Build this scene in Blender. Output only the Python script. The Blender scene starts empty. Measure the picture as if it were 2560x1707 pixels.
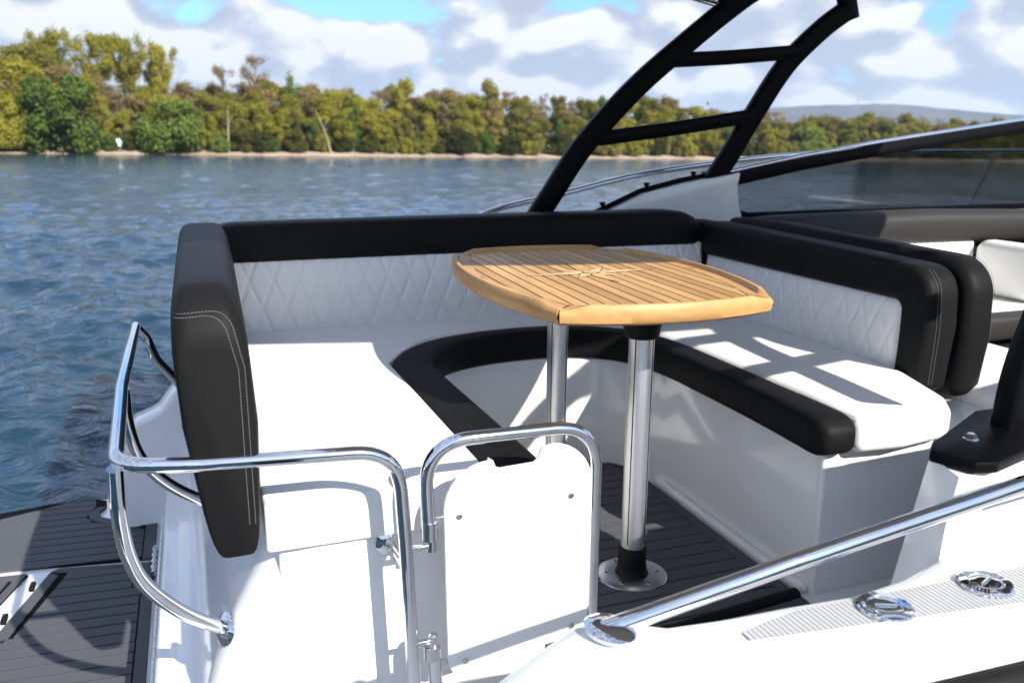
import bpy, bmesh, math, random
import numpy as np
from mathutils import Vector, Matrix, noise
from mathutils.bvhtree import BVHTree

# ------------------------------------------------------------------ camera, sky, sun
S = bpy.context.scene
COL = S.collection
V = Vector
CAM = V((0, 0, 1.10))
cd = bpy.data.cameras.new('camera'); cam = bpy.data.objects.new('camera', cd); COL.objects.link(cam)
cam.matrix_world = Matrix(((0.938825, 0.062457, -0.338683, CAM.x), (-0.344138, 0.208043, -0.91558, CAM.y),
                           (0.013276, 0.976123, 0.21681, CAM.z), (0, 0, 0, 1)))
cd.sensor_width = 36; cd.lens = 2150 / 2560 * 36; cd.clip_start = 0.05; cd.clip_end = 30000
cd.dof.use_dof = True; cd.dof.focus_distance = 1.75; cd.dof.aperture_fstop = 5.0
S.camera = cam

SUN = V((-0.36, 1.0, -0.72)).normalized()          # direction the sunlight travels
EL = math.asin(-SUN.z); AZ = math.atan2(-SUN.x, -SUN.y)   # azimuth of the sun from +Y towards +X
sd = bpy.data.lights.new('sun', 'SUN'); sd.energy = 4.3; sd.angle = math.radians(0.55); sd.color = (1.0, 0.95, 0.87)
so = bpy.data.objects.new('sun', sd); COL.objects.link(so)
so.rotation_euler = SUN.to_track_quat('-Z', 'Y').to_euler(); so.location = (3, -6, 9)

S.view_settings.view_transform = 'Standard'; S.view_settings.look = 'None'
S.view_settings.exposure = 1.18; S.view_settings.gamma = 1.0; S.view_settings.use_curve_mapping = False

class NT:
    def __init__(s, tree): s.t = tree; s.n = tree.nodes; s.l = tree.links
    def add(s, typ, ins=None, **kw):
        n = s.n.new(typ)
        for k, v in kw.items(): setattr(n, k, v)
        for k, v in (ins or {}).items():
            if isinstance(v, bpy.types.NodeSocket): s.l.new(v, n.inputs[k])
            else: n.inputs[k].default_value = v
        return n
    def math(s, op, a, b=0.0, c=0.0, clamp=False):
        return s.add('ShaderNodeMath', {0: a, 1: b, 2: c}, operation=op, use_clamp=clamp).outputs[0]
    def vmath(s, op, a, b=(0, 0, 0)):
        return s.add('ShaderNodeVectorMath', {0: a, 1: b}, operation=op).outputs[0]
    def mix(s, f, a, b, blend='MIX'):
        n = s.add('ShaderNodeMix', data_type='RGBA', blend_type=blend)
        for k, v in ((0, f), (6, a), (7, b)):
            if isinstance(v, bpy.types.NodeSocket): s.l.new(v, n.inputs[k])
            else: n.inputs[k].default_value = v if k == 0 else (*v, 1)[:4]
        return n.outputs[2]
    def noise(s, vec, scale, detail=4, rough=.5, dist=0.0):
        i = {'Scale': scale, 'Detail': detail, 'Roughness': rough, 'Distortion': dist}
        if vec is not None: i['Vector'] = vec
        return s.add('ShaderNodeTexNoise', i).outputs[0]
    def ramp(s, f, stops):
        n = s.add('ShaderNodeValToRGB', {0: f}); r = n.color_ramp
        while len(r.elements) < len(stops): r.elements.new(.5)
        for e, (p, c) in zip(r.elements, stops): e.position = p; e.color = (*c, 1)[:4]
        return n.outputs[0]
    def smooth(s, x, lo, hi):
        return s.add('ShaderNodeMapRange', {0: x, 1: lo, 2: hi, 3: 0.0, 4: 1.0}, interpolation_type='SMOOTHSTEP').outputs[0]

world = bpy.data.worlds.new('World'); S.world = world; world.use_nodes = True
w = NT(world.node_tree); w.n.clear()
sky = w.add('ShaderNodeTexSky', sky_type='NISHITA', sun_disc=False, sun_elevation=EL, sun_rotation=AZ,
            air_density=1.0, dust_density=0.6, ozone_density=1.6)
skyc = w.mix(1.0, sky.outputs[0], (0.052, 0.082, 0.120), 'MULTIPLY')
gen = w.add('ShaderNodeTexCoord').outputs['Generated']
sep = w.add('ShaderNodeSeparateXYZ', {0: gen}); z = sep.outputs[2]
def cloud_field(vec):
    v2 = w.vmath('MULTIPLY', vec, (1.0, 1.0, 1.7))
    v2 = w.vmath('ADD', v2, (3.17, 1.42, 0.63))
    big = w.noise(v2, 6.5, 2, .5)
    fine = w.noise(v2, 13.0, 7, .52, .1)
    return w.math('ADD', w.math('MULTIPLY', big, .5), w.math('MULTIPLY', fine, .5))
d0 = cloud_field(gen)
d1 = cloud_field(w.vmath('ADD', gen, (0.012, -0.008, 0.026)))
thr = w.smooth(z, 0.115, 0.185)                       # the cover breaks up overhead
dens = w.math('SUBTRACT', d0, w.math('MULTIPLY', thr, .135))
cov = w.smooth(dens, .315, .395)
lit = w.math('MULTIPLY_ADD', w.math('SUBTRACT', d0, d1), 8.5, .50, clamp=True)
ccol = w.ramp(lit, [(0.0, (.25, .28, .345)), (.40, (.31, .335, .385)), (.70, (.38, .395, .425)), (1.0, (.50, .50, .505))])
final = w.mix(cov, skyc, ccol)
bg = w.add('ShaderNodeBackground', {0: final, 1: 1.0})
w.l.new(bg.outputs[0], w.add('ShaderNodeOutputWorld').inputs[0])

# ------------------------------------------------------------------ materials
MATS = {}
def material(name):
    m = bpy.data.materials.new(name); m.use_nodes = True; t = NT(m.node_tree); t.n.clear()
    out = t.add('ShaderNodeOutputMaterial'); MATS[name] = m
    return m, t, out
def simple(name, color, rough=.5, metal=0.0, spec=.5, coat=0.0, bump=None, var=0.0, varscale=3.0, rvar=0.0, ior=1.5):
    m, t, out = material(name)
    tc = t.add('ShaderNodeTexCoord').outputs['Object']
    col = (*color, 1)
    p = t.add('ShaderNodeBsdfPrincipled', {'Base Color': col, 'Roughness': rough, 'Metallic': metal,
              'Specular IOR Level': spec, 'IOR': ior, 'Coat Weight': coat, 'Coat Roughness': .05})
    if var:
        n = t.noise(tc, varscale, 6, .6)
        c2 = t.mix(n, tuple(c * (1 - var) for c in color), tuple(min(1, c * (1 + var)) for c in color))
        t.l.new(c2, p.inputs['Base Color'])
    if rvar:
        n = t.noise(tc, varscale * 2.3, 5, .6)
        t.l.new(t.math('MULTIPLY_ADD', n, rvar, rough - rvar / 2), p.inputs['Roughness'])
    if bump:
        kind, sc, st, dist = bump
        if kind == 'weave':
            v = t.vmath('MULTIPLY', tc, (1, 1, 1))
            a = t.noise(v, sc, 2, .5); b = t.noise(v, sc * .12, 3, .5)
            h = t.math('ADD', a, t.math('MULTIPLY', b, .6))
        elif kind == 'ribX':
            h = t.add('ShaderNodeTexWave', {'Vector': tc, 'Scale': sc}, wave_type='BANDS', bands_direction='X').outputs[1]
        elif kind == 'ribY':
            h = t.add('ShaderNodeTexWave', {'Vector': tc, 'Scale': sc, 'Distortion': .0}, wave_type='BANDS', bands_direction='Y').outputs[1]
        else:
            h = t.noise(tc, sc, 4, .55)
        bp = t.add('ShaderNodeBump', {'Height': h, 'Strength': st, 'Distance': dist})
        t.l.new(bp.outputs[0], p.inputs['Normal'])
    t.l.new(p.outputs[0], out.inputs[0])
    return m
simple('gelcoat', (.80, .80, .79), .16, coat=.6, var=.02, rvar=.06)
simple('gelcoat_ribbed', (.50, .50, .495), .45, bump=('ribX', 42.0, .6, .010))
simple('white_board', (.82, .82, .81), .35, var=.015)
simple('white_vinyl', (.80, .795, .775), .52, bump=('weave', 900.0, .12, .001), var=.02, varscale=6)
simple('black_vinyl', (.010, .010, .0103), .52, spec=.30, ior=1.22, bump=('weave', 700.0, .22, .001), var=.12, varscale=9)
simple('dark_vinyl', (.026, .025, .024), .45, spec=.2, bump=('weave', 700.0, .3, .002), var=.15, varscale=9)
simple('thread', (.13, .13, .13), .7)
simple('black_paint', (.0016, .0016, .0018), .42, spec=.10, var=.2)
simple('black_plastic', (.005, .005, .005), .5, spec=.18)
simple('rubber', (.006, .006, .006), .65, spec=.15)
simple('chrome', (.74, .74, .75), .055, metal=1.0, rvar=.03, varscale=14)
simple('steel', (.62, .62, .62), .16, metal=1.0, rvar=.08, varscale=20)
simple('aluminium', (.84, .845, .86), .40, metal=1.0, rvar=.05, varscale=8)
simple('brushed_plate', (.55, .56, .57), .33, metal=1.0, rvar=.1, varscale=25)
simple('mat_foam', (.070, .074, .083), .72, spec=.35, bump=('ribY', 260.0, .2, .001), var=.1, varscale=5)
simple('caulk', (.0025, .0025, .0025), .8, spec=.1)
simple('canvas', (.50, .49, .47), .85)
simple('bark', (.13, .10, .07), .9, var=.35, varscale=4)
simple('pale_bark', (.34, .29, .22), .9, var=.25, varscale=4)
simple('timber', (.07, .055, .04), .8, var=.3)
simple('sign_white', (.8, .82, .8), .5)
simple('sign_green', (.05, .42, .34), .5)

def teak(name, base, dark, rnd=.3, grain=(34.0, 2.2, 20.0)):
    m, t, out = material(name)
    tc = t.add('ShaderNodeTexCoord').outputs['Object']
    oi = t.add('ShaderNodeObjectInfo').outputs['Random']
    off = t.add('ShaderNodeCombineXYZ', {0: t.math('MULTIPLY', oi, 37.0), 1: t.math('MULTIPLY', oi, 11.0), 2: 0.0}).outputs[0]
    v = t.vmath('ADD', t.vmath('MULTIPLY', tc, grain), off)
    n = t.noise(v, 1.0, 5, .6, .6)
    fine = t.noise(t.vmath('MULTIPLY', v, (5, 5, 5)), 1.6, 3, .6)
    f = t.math('ADD', t.math('MULTIPLY', n, .75), t.math('MULTIPLY', fine, .25))
    c = t.ramp(f, [(.3, dark), (.56, base), (.75, tuple(min(1, b * 1.18) for b in base))])
    tone = t.math('MULTIPLY_ADD', oi, rnd, 1 - rnd * .5)
    tint = t.add('ShaderNodeCombineXYZ', {0: tone, 1: t.math('POWER', tone, 1.25), 2: t.math('POWER', tone, 1.6)}).outputs[0]
    c = t.mix(1.0, c, tint, 'MULTIPLY')
    p = t.add('ShaderNodeBsdfPrincipled', {'Base Color': c, 'Roughness': .5, 'Specular IOR Level': .35})
    bp = t.add('ShaderNodeBump', {'Height': f, 'Strength': .12, 'Distance': .002}); t.l.new(bp.outputs[0], p.inputs['Normal'])
    t.l.new(p.outputs[0], out.inputs[0])
teak('teak', (.50, .29, .108), (.36, .185, .058), .46)
teak('teak_edge', (.49, .275, .105), (.34, .17, .055), .10)
teak('teak_end', (.49, .275, .105), (.34, .17, .055), .10, (2.2, 34.0, 20.0))
teak('teak_light', (.66, .46, .25), (.56, .36, .18), .1)

def tinted_glass():
    m, t, out = material('tinted_glass')
    tr = t.add('ShaderNodeBsdfTransparent', {0: (.57, .59, .60, 1)})
    gl = t.add('ShaderNodeBsdfGlossy', {0: (1, 1, 1, 1), 'Roughness': .02})
    fr = t.add('ShaderNodeFresnel', {0: 1.5})
    mx = t.add('ShaderNodeMixShader', {0: t.math('MULTIPLY', fr.outputs[0], .8), 1: tr.outputs[0], 2: gl.outputs[0]})
    t.l.new(mx.outputs[0], out.inputs[0])
tinted_glass()

def leaves(name, c0, c1, c2, transl=.45):
    m, t, out = material(name)
    tc = t.add('ShaderNodeTexCoord').outputs['Object']
    oi = t.add('ShaderNodeObjectInfo').outputs['Random']
    n = t.noise(tc, .45, 3, .6)
    f = t.math('ADD', t.math('MULTIPLY', n, .75), t.math('MULTIPLY', oi, .35))
    c = t.ramp(f, [(.3, c0), (.55, c1), (.8, c2)])
    a = t.add('ShaderNodeBsdfDiffuse', {0: c}); b = t.add('ShaderNodeBsdfTranslucent', {0: c})
    mx = t.add('ShaderNodeMixShader', {0: transl, 1: a.outputs[0], 2: b.outputs[0]})
    t.l.new(mx.outputs[0], out.inputs[0])
leaves('leaf_yellow', (.23, .225, .03), (.32, .30, .042), (.41, .36, .06))
leaves('leaf_olive', (.14, .15, .028), (.22, .21, .042), (.29, .26, .06))
leaves('leaf_green', (.08, .125, .028), (.14, .195, .042), (.21, .26, .055))
leaves('leaf_brown', (.20, .15, .065), (.27, .205, .09), (.34, .26, .11))
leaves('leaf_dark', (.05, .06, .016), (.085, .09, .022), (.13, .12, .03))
leaves('leaf_bud', (.24, .165, .08), (.30, .21, .10), (.34, .25, .12))

# ------------------------------------------------------------------ geometry helpers
def link(name, me, mat, parent=None, smooth=True):
    o = bpy.data.objects.new(name, me); COL.objects.link(o)
    if mat: me.materials.append(MATS[mat] if isinstance(mat, str) else mat)
    if smooth:
        for p in me.polygons: p.use_smooth = True
    if parent is not None: o.parent = parent
    return o
def pydata(name, vs, fs, mat, parent=None, smooth=True, autos=None):
    me = bpy.data.meshes.new(name); me.from_pydata([tuple(v) for v in vs], [], fs); me.update()
    o = link(name, me, mat, parent, smooth)
    return o
def sharp(me, deg=35):
    me.update()
    bm = bmesh.new(); bm.from_mesh(me)
    for e in bm.edges:
        e.smooth = not (len(e.link_faces) == 2 and e.calc_face_angle(0) > math.radians(deg))
    bm.to_mesh(me); bm.free()
def from_bm(name, bm, mat, parent=None, smooth=True, deg=35):
    bmesh.ops.recalc_face_normals(bm, faces=bm.faces)
    me = bpy.data.meshes.new(name); bm.to_mesh(me); bm.free()
    o = link(name, me, mat, parent, smooth)
    if smooth: sharp(me, deg)
    return o
def bevel(bm, w, seg=3, ang=25):
    if w <= 0: return
    es = [e for e in bm.edges if len(e.link_faces) == 2 and e.calc_face_angle(0) > math.radians(ang)]
    bmesh.ops.bevel(bm, geom=es, offset=w, segments=seg, affect='EDGES', profile=.5, clamp_overlap=True)
def extr_bm(poly, lo, hi, axis='Z'):
    def pt(a, b, h):
        return {'Z': (a, b, h), 'Y': (a, h, b), 'X': (h, a, b)}[axis]
    bm = bmesh.new()
    A = [bm.verts.new(pt(a, b, lo)) for a, b in poly]; B = [bm.verts.new(pt(a, b, hi)) for a, b in poly]
    n = len(poly)
    bm.faces.new(A[::-1]); bm.faces.new(B)
    for i in range(n): bm.faces.new((A[i], A[(i + 1) % n], B[(i + 1) % n], B[i]))
    bmesh.ops.recalc_face_normals(bm, faces=bm.faces)
    return bm
def extr(name, poly, lo, hi, mat, parent=None, axis='Z', bev=.0, seg=3, deg=35):
    bm = extr_bm(poly, lo, hi, axis); bevel(bm, bev, seg)
    return from_bm(name, bm, mat, parent, deg=deg)
def box(name, x, y, z, mat, parent=None, bev=.004, seg=3):
    return extr(name, [(x[0], y[0]), (x[1], y[0]), (x[1], y[1]), (x[0], y[1])], z[0], z[1], mat, parent, 'Z', bev, seg)
def fil(pts, R, n=7):
    """polyline with rounded corners; R a number or a list per inner point"""
    pts = [V(p) for p in pts]; out = [pts[0]]
    for i in range(1, len(pts) - 1):
        r = R[i - 1] if isinstance(R, (list, tuple)) else R
        a = (pts[i - 1] - pts[i]); b = (pts[i + 1] - pts[i]); la, lb = a.length, b.length; a.normalize(); b.normalize()
        th = a.angle(b); d = min(r / math.tan(th / 2), la * .49, lb * .49)
        p0, p1 = pts[i] + a * d, pts[i] + b * d
        for k in range(n + 1):
            s = k / n; out.append((p0 * (1 - s) + pts[i] * s) * (1 - s) + (pts[i] * (1 - s) + p1 * s) * s)
    out.append(pts[-1]); return out
def catmull(pts, n=6):
    pts = [V(p) for p in pts]; P = [pts[0] * 2 - pts[1]] + pts + [pts[-1] * 2 - pts[-2]]; out = []
    for i in range(1, len(P) - 2):
        for k in range(n):
            t = k / n
            out.append(.5 * ((2 * P[i]) + (P[i + 1] - P[i - 1]) * t + (2 * P[i - 1] - 5 * P[i] + 4 * P[i + 1] - P[i + 2]) * t * t
                             + (3 * P[i] - P[i - 1] - 3 * P[i + 1] + P[i + 2]) * t ** 3))
    out.append(pts[-1]); return out
def sweep_bm(path, section, up=None, bm=None):
    """section: function(i, t01) -> list of (side, up) offsets"""
    bm = bm or bmesh.new(); n = len(path); rings = []; prev = None
    for i, p in enumerate(path):
        t = (path[min(i + 1, n - 1)] - path[max(i - 1, 0)]).normalized()
        if up is not None:
            s = t.cross(up)
            if s.length < 1e-4: s = prev[0].copy() if prev else V((1, 0, 0))
            s.normalize(); u = s.cross(t).normalized()
        else:
            if prev is None:
                h = V((0, 0, 1)) if abs(t.z) < .9 else V((1, 0, 0)); s = t.cross(h).normalized()
            else: s = (prev[0] - t * prev[0].dot(t)).normalized()
            u = s.cross(t).normalized()
        prev = (s, u)
        rings.append([bm.verts.new(p + s * a + u * b) for a, b in section(i, i / (n - 1))])
    m = len(rings[0])
    for i in range(n - 1):
        for k in range(m): bm.faces.new((rings[i][k], rings[i][(k + 1) % m], rings[i + 1][(k + 1) % m], rings[i + 1][k]))
    bm.faces.new(rings[0][::-1]); bm.faces.new(rings[-1])
    return bm
def circ(r, m=12): return [(r * math.cos(2 * math.pi * k / m), r * math.sin(2 * math.pi * k / m)) for k in range(m)]
def tube(name, path, r, mat, parent=None, m=14, deg=40):
    path = [V(p) for p in path]; c = circ(r, m)
    return from_bm(name, sweep_bm(path, lambda i, t: c), mat, parent, deg=deg)
def lathe(name, prof, loc, mat, parent=None, axis=(0, 0, 1), m=28, deg=35):
    q = V(axis).to_track_quat('Z', 'Y').to_matrix(); bm = bmesh.new(); rings = []
    for r, z in prof:
        rings.append([bm.verts.new(V(loc) + q @ V((max(r, 1e-5) * math.cos(2 * math.pi * k / m), max(r, 1e-5) * math.sin(2 * math.pi * k / m), z))) for k in range(m)])
    for a, b in zip(rings, rings[1:]):
        for k in range(m): bm.faces.new((a[k], a[(k + 1) % m], b[(k + 1) % m], b[k]))
    bm.faces.new(rings[0][::-1]); bm.faces.new(rings[-1])
    return from_bm(name, bm, mat, parent, deg=deg)
def superell(wd, z0, z1, n=4.0, m=24):
    h = (z1 - z0) / 2; c = (z0 + z1) / 2; out = []
    for k in range(m):
        a = 2 * math.pi * k / m; ca, sa = math.cos(a), math.sin(a)
        out.append((wd * math.copysign(abs(ca) ** (2 / n), ca), c + h * math.copysign(abs(sa) ** (2 / n), sa)))
    return out
def arc(cx, cy, r, a0, a1, n=8):
    return [(cx + r * math.cos(math.radians(a0 + (a1 - a0) * k / n)), cy + r * math.sin(math.radians(a0 + (a1 - a0) * k / n))) for k in range(n + 1)]
BOAT = []
def thing(name, label, cat, loc=(0, 0, 0), group=None, boat=True):
    o = bpy.data.objects.new(name, None); COL.objects.link(o); o.empty_display_size = .1
    o['label'] = label; o['category'] = cat
    if group: o['group'] = group
    if boat: BOAT.append(o)
    return o
def tag(o, label, cat, group=None, boat=True):
    o['label'] = label; o['category'] = cat
    if group: o['group'] = group
    if boat: BOAT.append(o)
    return o
def setbase(root, loc):
    """move an Empty to the thing's base, keeping its parts where they are"""
    loc = V(loc); root.location = loc
    for c in root.children: c.location = c.location - loc
def struct(o): o['kind'] = 'structure'; return o

# ------------------------------------------------------------------ the boat's mouldings
boat = thing('motorboat', 'white motorboat whose stern cockpit fills the foreground', 'boat')
def lerp_tab(tab):
    def f(q):
        if q <= tab[0][0]: return tab[0][1]
        for (a, va), (b, vb) in zip(tab, tab[1:]):
            if q <= b: return va + (vb - va) * (q - a) / (b - a)
        return tab[-1][1]
    return f
def planks(parent, ys, xl, xr, ztop, gap=.0062, th=.005, sk=0.0, xref=0.0, mat='mat_foam'):
    for y0, y1 in zip(ys, ys[1:]):
        a, b = y0 + gap / 2, y1 - gap / 2
        if xr((a + b) / 2) - xl((a + b) / 2) < .02: continue
        q = lambda x, y: (x, y + sk * (x - xref))
        poly = [q(xl(a), a), q(xr(a), a), q(xr(b), b), q(xl(b), b)]
        bm = extr_bm(poly, ztop - th, ztop)
        from_bm('plank', bm, mat, parent)

# hull shell below everything
extr('hull', [(-.19, .86), (.2, .74), (1.2, .70), (2.5, .74), (4.6, 1.1), (6.2, 2.03), (4.6, 2.95), (2.5, 3.33), (.4, 3.36), (-.19, 3.22)],
     -.9, -.22, 'gelcoat', boat, bev=.05)
extr('cockpit_sole', [(.0, .80), (4.2, .80), (4.2, 3.2), (.0, 3.2)], -.05, -.004, 'gelcoat', boat)

# floor mat of dark foam planks
mat1 = extr('floor_mat', [(.66, 1.50), (1.332, 1.50), (1.332, 2.50), (1.285, 2.556), (.72, 2.556), (.66, 2.50)], -.004, .001, 'caulk', boat)
xr = lerp_tab([(1.4, 1.293), (2.44, 1.293), (2.53, 1.25)])
planks(mat1, [1.535] + [1.5505 + .0525 * k for k in range(0, 19)], lambda y: .70, xr, .005)
for poly in ([(1.297, 1.50), (1.332, 1.50), (1.332, 2.50), (1.297, 2.45)], [(1.297, 2.454), (1.332, 2.504), (1.285, 2.556), (1.262, 2.518)],
             [(.72, 2.52), (1.258, 2.52), (1.281, 2.556), (.72, 2.556)], [(.66, 1.50), (.696, 1.50), (.696, 2.52), (.66, 2.50)],
             [(.70, 1.50), (1.293, 1.50), (1.293, 1.531), (.70, 1.531)]):
    extr('mat_border', poly, -.0, .005, 'mat_foam', mat1, bev=.0012, seg=1)
# dark rounded track on the sole beside the gangway
o = tube('floor_track', fil([(.80, 1.50, .004), (.93, 1.506, .004), (1.325, 1.552, .004)], .1), .017, 'rubber', boat)

# seat bases: one U shaped moulding
inner = [(.63, 1.475), (.63, 2.28)] + [(p.x, p.y) for p in catmull([(.632, 2.34, 0), (.68, 2.47, 0), (.80, 2.555, 0), (.98, 2.58, 0), (1.14, 2.565, 0), (1.27, 2.50, 0), (1.34, 2.39, 0), (1.365, 2.25, 0)], 4)] + [(1.366, 2.2), (1.366, 1.545)]
extr('seat_base', inner + [(2.02, 1.545), (2.02, 3.02), (.10, 3.02), (.10, 1.475)], -.01, .372, 'gelcoat', boat, bev=.010)
off = [(x - .022 if i > len(inner) // 2 else x + .02, y - .016) for i, (x, y) in enumerate(inner)]
extr('toe_rail', [(1.343, 1.56), (1.367, 1.555), (1.367, 2.3), (1.343, 2.3)], -.004, .020, 'gelcoat', boat, bev=.008)
# forward base of the helm seat pair, seen past the end of the bench
extr('seat_base', [(2.03, 1.66), (2.55, 1.66), (2.55, 2.9), (2.03, 2.9)], -.01, .33, 'gelcoat', boat, bev=.015)

# aft quarter: rounded corner that flares out towards the platform
levels = [(.371, .088), (.33, .07), (.285, .046), (.245, .025), (.205, .006), (.165, -.010), (.132, -.024), (.07, -.044), (0, -.060), (-.1, -.075), (-.22, -.08)]
vs, fs = [], []; rad = .085
for zz, xc in levels:
    sec = [(.62, 1.468), (.40, 1.468), (.25, 1.468)] + [(x, y) for x, y in arc(xc + rad, 1.468 + rad, rad, 270, 180, 12)] + [(xc - .005, 2.0), (xc - .015, 2.6), (xc - .02, 3.0), (.3, 3.0)]
    vs += [(x, y, zz) for x, y in sec]
m = len(sec)
for i in range(len(levels) - 1):
    for k in range(m - 1): fs.append((i * m + k, i * m + k + 1, (i + 1) * m + k + 1, (i + 1) * m + k))
fs.append(tuple(range(m)))
q = pydata('transom_quarter', vs, fs, 'gelcoat', boat); sharp(q.data, 40)
# transom step rail below the backrest
prof = [(-.186, -.205), (-.180, -.186), (-.160, -.180), (-.150, -.020), (-.140, -.006), (-.108, -.002), (-.098, .004), (-.075, .020), (-.04, .026), (.12, .026), (.12, -.22)]
extr('transom', prof, 1.40, 3.02, 'gelcoat', boat, axis='Y', bev=.006)
for k in range(26):
    y = 1.52 + k * .044
    box('transom_rib', (-.1585, -.1535), (y, y + .036), (-.165, -.045), 'gelcoat', boat, bev=.003, seg=2)
box('hinge_plate', (-.178, -.140), (2.44, 2.74), (-.180, -.168), 'gelcoat', boat, bev=.004)
tube('platform_hinge', [(-.190, 2.56, -.185), (-.190, 2.74, -.185)], .008, 'steel', boat)
for y in (2.58, 2.62, 2.66, 2.70): tube('hinge_knuckle', [(-.190, y, -.185), (-.190, y + .018, -.185)], .0115, 'steel', boat)
lathe('drain', [(.014, 0), (.014, .003), (.008, .004)], (-.165, 2.36, -.12), 'steel', boat, axis=(-1, 0, .2))

# port quarter: hull shoulder rising from the platform
vs, fs = [], []
prof_q = [  # X of the aft edge, z of the top
    (2.90, [(-.12, -.21), (-.12, .10), (-.10, .16), (-.02, .30), (.10, .36), (.4, .38), (.4, -.21)]),
    (2.96, [(-.335, -.21), (-.262, .10), (-.235, .160), (-.155, .190), (-.075, .29), (.10, .42), (.4, .44)]),
    (3.10, [(-.345, -.21), (-.275, .09), (-.245, .150), (-.165, .180), (-.085, .285), (.10, .42), (.4, .46)]),
    (3.22, [(-.350, -.21), (-.280, .05), (-.25, .10), (-.17, .135), (-.09, .24), (.10, .38), (.4, .42)])]
for y, pr in prof_q[1:]:
    vs += [(x, y, zz) for x, zz in pr]
m = 7
for i in range(2):
    for k in range(m - 1): fs.append((i * m + k, (i + 1) * m + k, (i + 1) * m + k + 1, i * m + k + 1))
n0 = len(vs)
vs += [(.4, 2.96, -.21), (.4, 3.22, -.21)]
fs += [tuple(range(0, m)) + (n0,), tuple(range(3 * m - 1, 2 * m - 1, -1)) + (n0 + 1,)]
bm = bmesh.new(); bv = [bm.verts.new(v) for v in vs]
for f in fs: bm.faces.new([bv[i] for i in f])
bmesh.ops.recalc_face_normals(bm, faces=bm.faces); bevel(bm, .016, 3, 20)
from_bm('quarter_shoulder', bm, 'gelcoat', boat, deg=50)
# port gunwale with its outer wall
extr('gunwale', [(.1, 3.02), (4.8, 3.02), (4.8, 3.33), (.1, 3.30)], -.22, .60, 'gelcoat', boat, bev=.02)
lathe('cleat', [(.012, 0), (.012, .02), (.02, .03), (.006, .036)], (-.27, 3.06, .125), 'chrome', boat)

# ---- swim platform
plat = extr('swim_platform', [(-.155, 1.1), (-.155, 3.05), (-.30, 3.262), (-.41, 3.262), (-.55, 3.272), (-.72, 3.236), (-.95, 3.15), (-1.25, 2.9), (-1.35, 2.5), (-1.35, 1.2)],
            -.29, -.209, 'gelcoat', boat, bev=.012)
ZP = -.2
SK = -.073
# far mat
m1 = extr('platform_mat', [(-.192, 2.70), (-.192, 2.985), (-.32, 3.03), (-.375, 3.075), (-.385, 3.12), (-.365, 3.165), (-.37, 3.225), (-.41, 3.247), (-.55, 3.256), (-.72, 3.222), (-.95, 3.13), (-1.2, 2.9), (-1.2, 2.855)],
          -.209, ZP - .003, 'caulk', boat)
ys = [2.72 + .05 * k for k in range(0, 11)]
xl = lerp_tab([(2.7, -1.15), (2.88, -1.1), (3.05, -.85), (3.16, -.62), (3.2, -.5)])
xr = lerp_tab([(2.7, -.232), (2.94, -.232), (2.985, -.345), (3.03, -.41), (3.07, -.425), (3.12, -.41), (3.16, -.40), (3.25, -.41)])
planks(m1, ys, xl, xr, ZP, sk=-.085, xref=-.22)
for poly in ([(-.192, 2.70), (-.228, 2.703), (-.228, 2.955), (-.192, 2.985)],
             [(-.232, 2.955), (-.196, 2.985), (-.32, 3.03), (-.375, 3.075), (-.385, 3.12), (-.365, 3.165), (-.395, 3.165), (-.42, 3.12), (-.412, 3.068), (-.345, 2.998)]):
    extr('mat_border', poly, ZP - .006, ZP, 'mat_foam', m1, bev=.0012, seg=1)
# near mat, wrapping the hatch
m2 = extr('platform_mat', [(-.192, 1.15), (-.192, 2.672), (-.462, 2.722), (-.485, 2.705), (-.575, 2.365), (-.60, 2.335), (-1.25, 2.36), (-1.25, 1.15)], -.209, ZP - .003, 'caulk', boat)
ys = [1.183 + .0496 * k for k in range(0, 31)]
xl = lerp_tab([(1.1, -1.2), (2.27, -1.2), (2.29, -.545), (2.33, -.525), (2.66, -.435)])
xr = lerp_tab([(1.1, -.226), (2.48, -.226), (2.50, -.250), (2.62, -.250)])
planks(m2, ys, xl, xr, ZP, sk=SK, xref=-.22)
for poly in ([(-.192, 1.15), (-.192, 2.49), (-.222, 2.47), (-.222, 1.15)], [(-.194, 2.495), (-.192, 2.672), (-.244, 2.681), (-.246, 2.505), (-.226, 2.478)],
             [(-.248, 2.682), (-.462, 2.722), (-.485, 2.705), (-.455, 2.69), (-.443, 2.688), (-.250, 2.655)],
             [(-.487, 2.70), (-.575, 2.365), (-.60, 2.335), (-.575, 2.312), (-.545, 2.33), (-.460, 2.676)],
             [(-.60, 2.331), (-1.25, 2.356), (-1.25, 2.326), (-.578, 2.308)]):
    extr('mat_border', poly, ZP - .006, ZP, 'mat_foam', m2, bev=.0012, seg=1)
# hatch lid with its own mat and two latches in the groove
ht = extr('hatch_lid', [(-.547, 2.712), (-.558, 2.68), (-.63, 2.42), (-.66, 2.385), (-1.2, 2.41), (-1.2, 2.775)], -.212, ZP - .003, 'caulk', boat)
planks(ht, [2.43 + .05 * k for k in range(0, 6)], lambda y: -1.2, lerp_tab([(2.4, -.655), (2.70, -.590)]), ZP + .002, sk=SK, xref=-.6)
extr('mat_border', [(-.550, 2.712), (-.558, 2.68), (-.63, 2.42), (-.655, 2.405), (-.648, 2.43), (-.582, 2.675), (-.592, 2.685), (-1.2, 2.742), (-1.2, 2.775)], ZP - .006, ZP + .002, 'mat_foam', ht, bev=.001, seg=1)
for (x, y) in ((-.523, 2.63), (-.567, 2.46)):
    box('hatch_latch', (x - .007, x + .007), (y - .022, y + .022), (-.209, -.196), 'black_plastic', plat, bev=.003)

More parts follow.
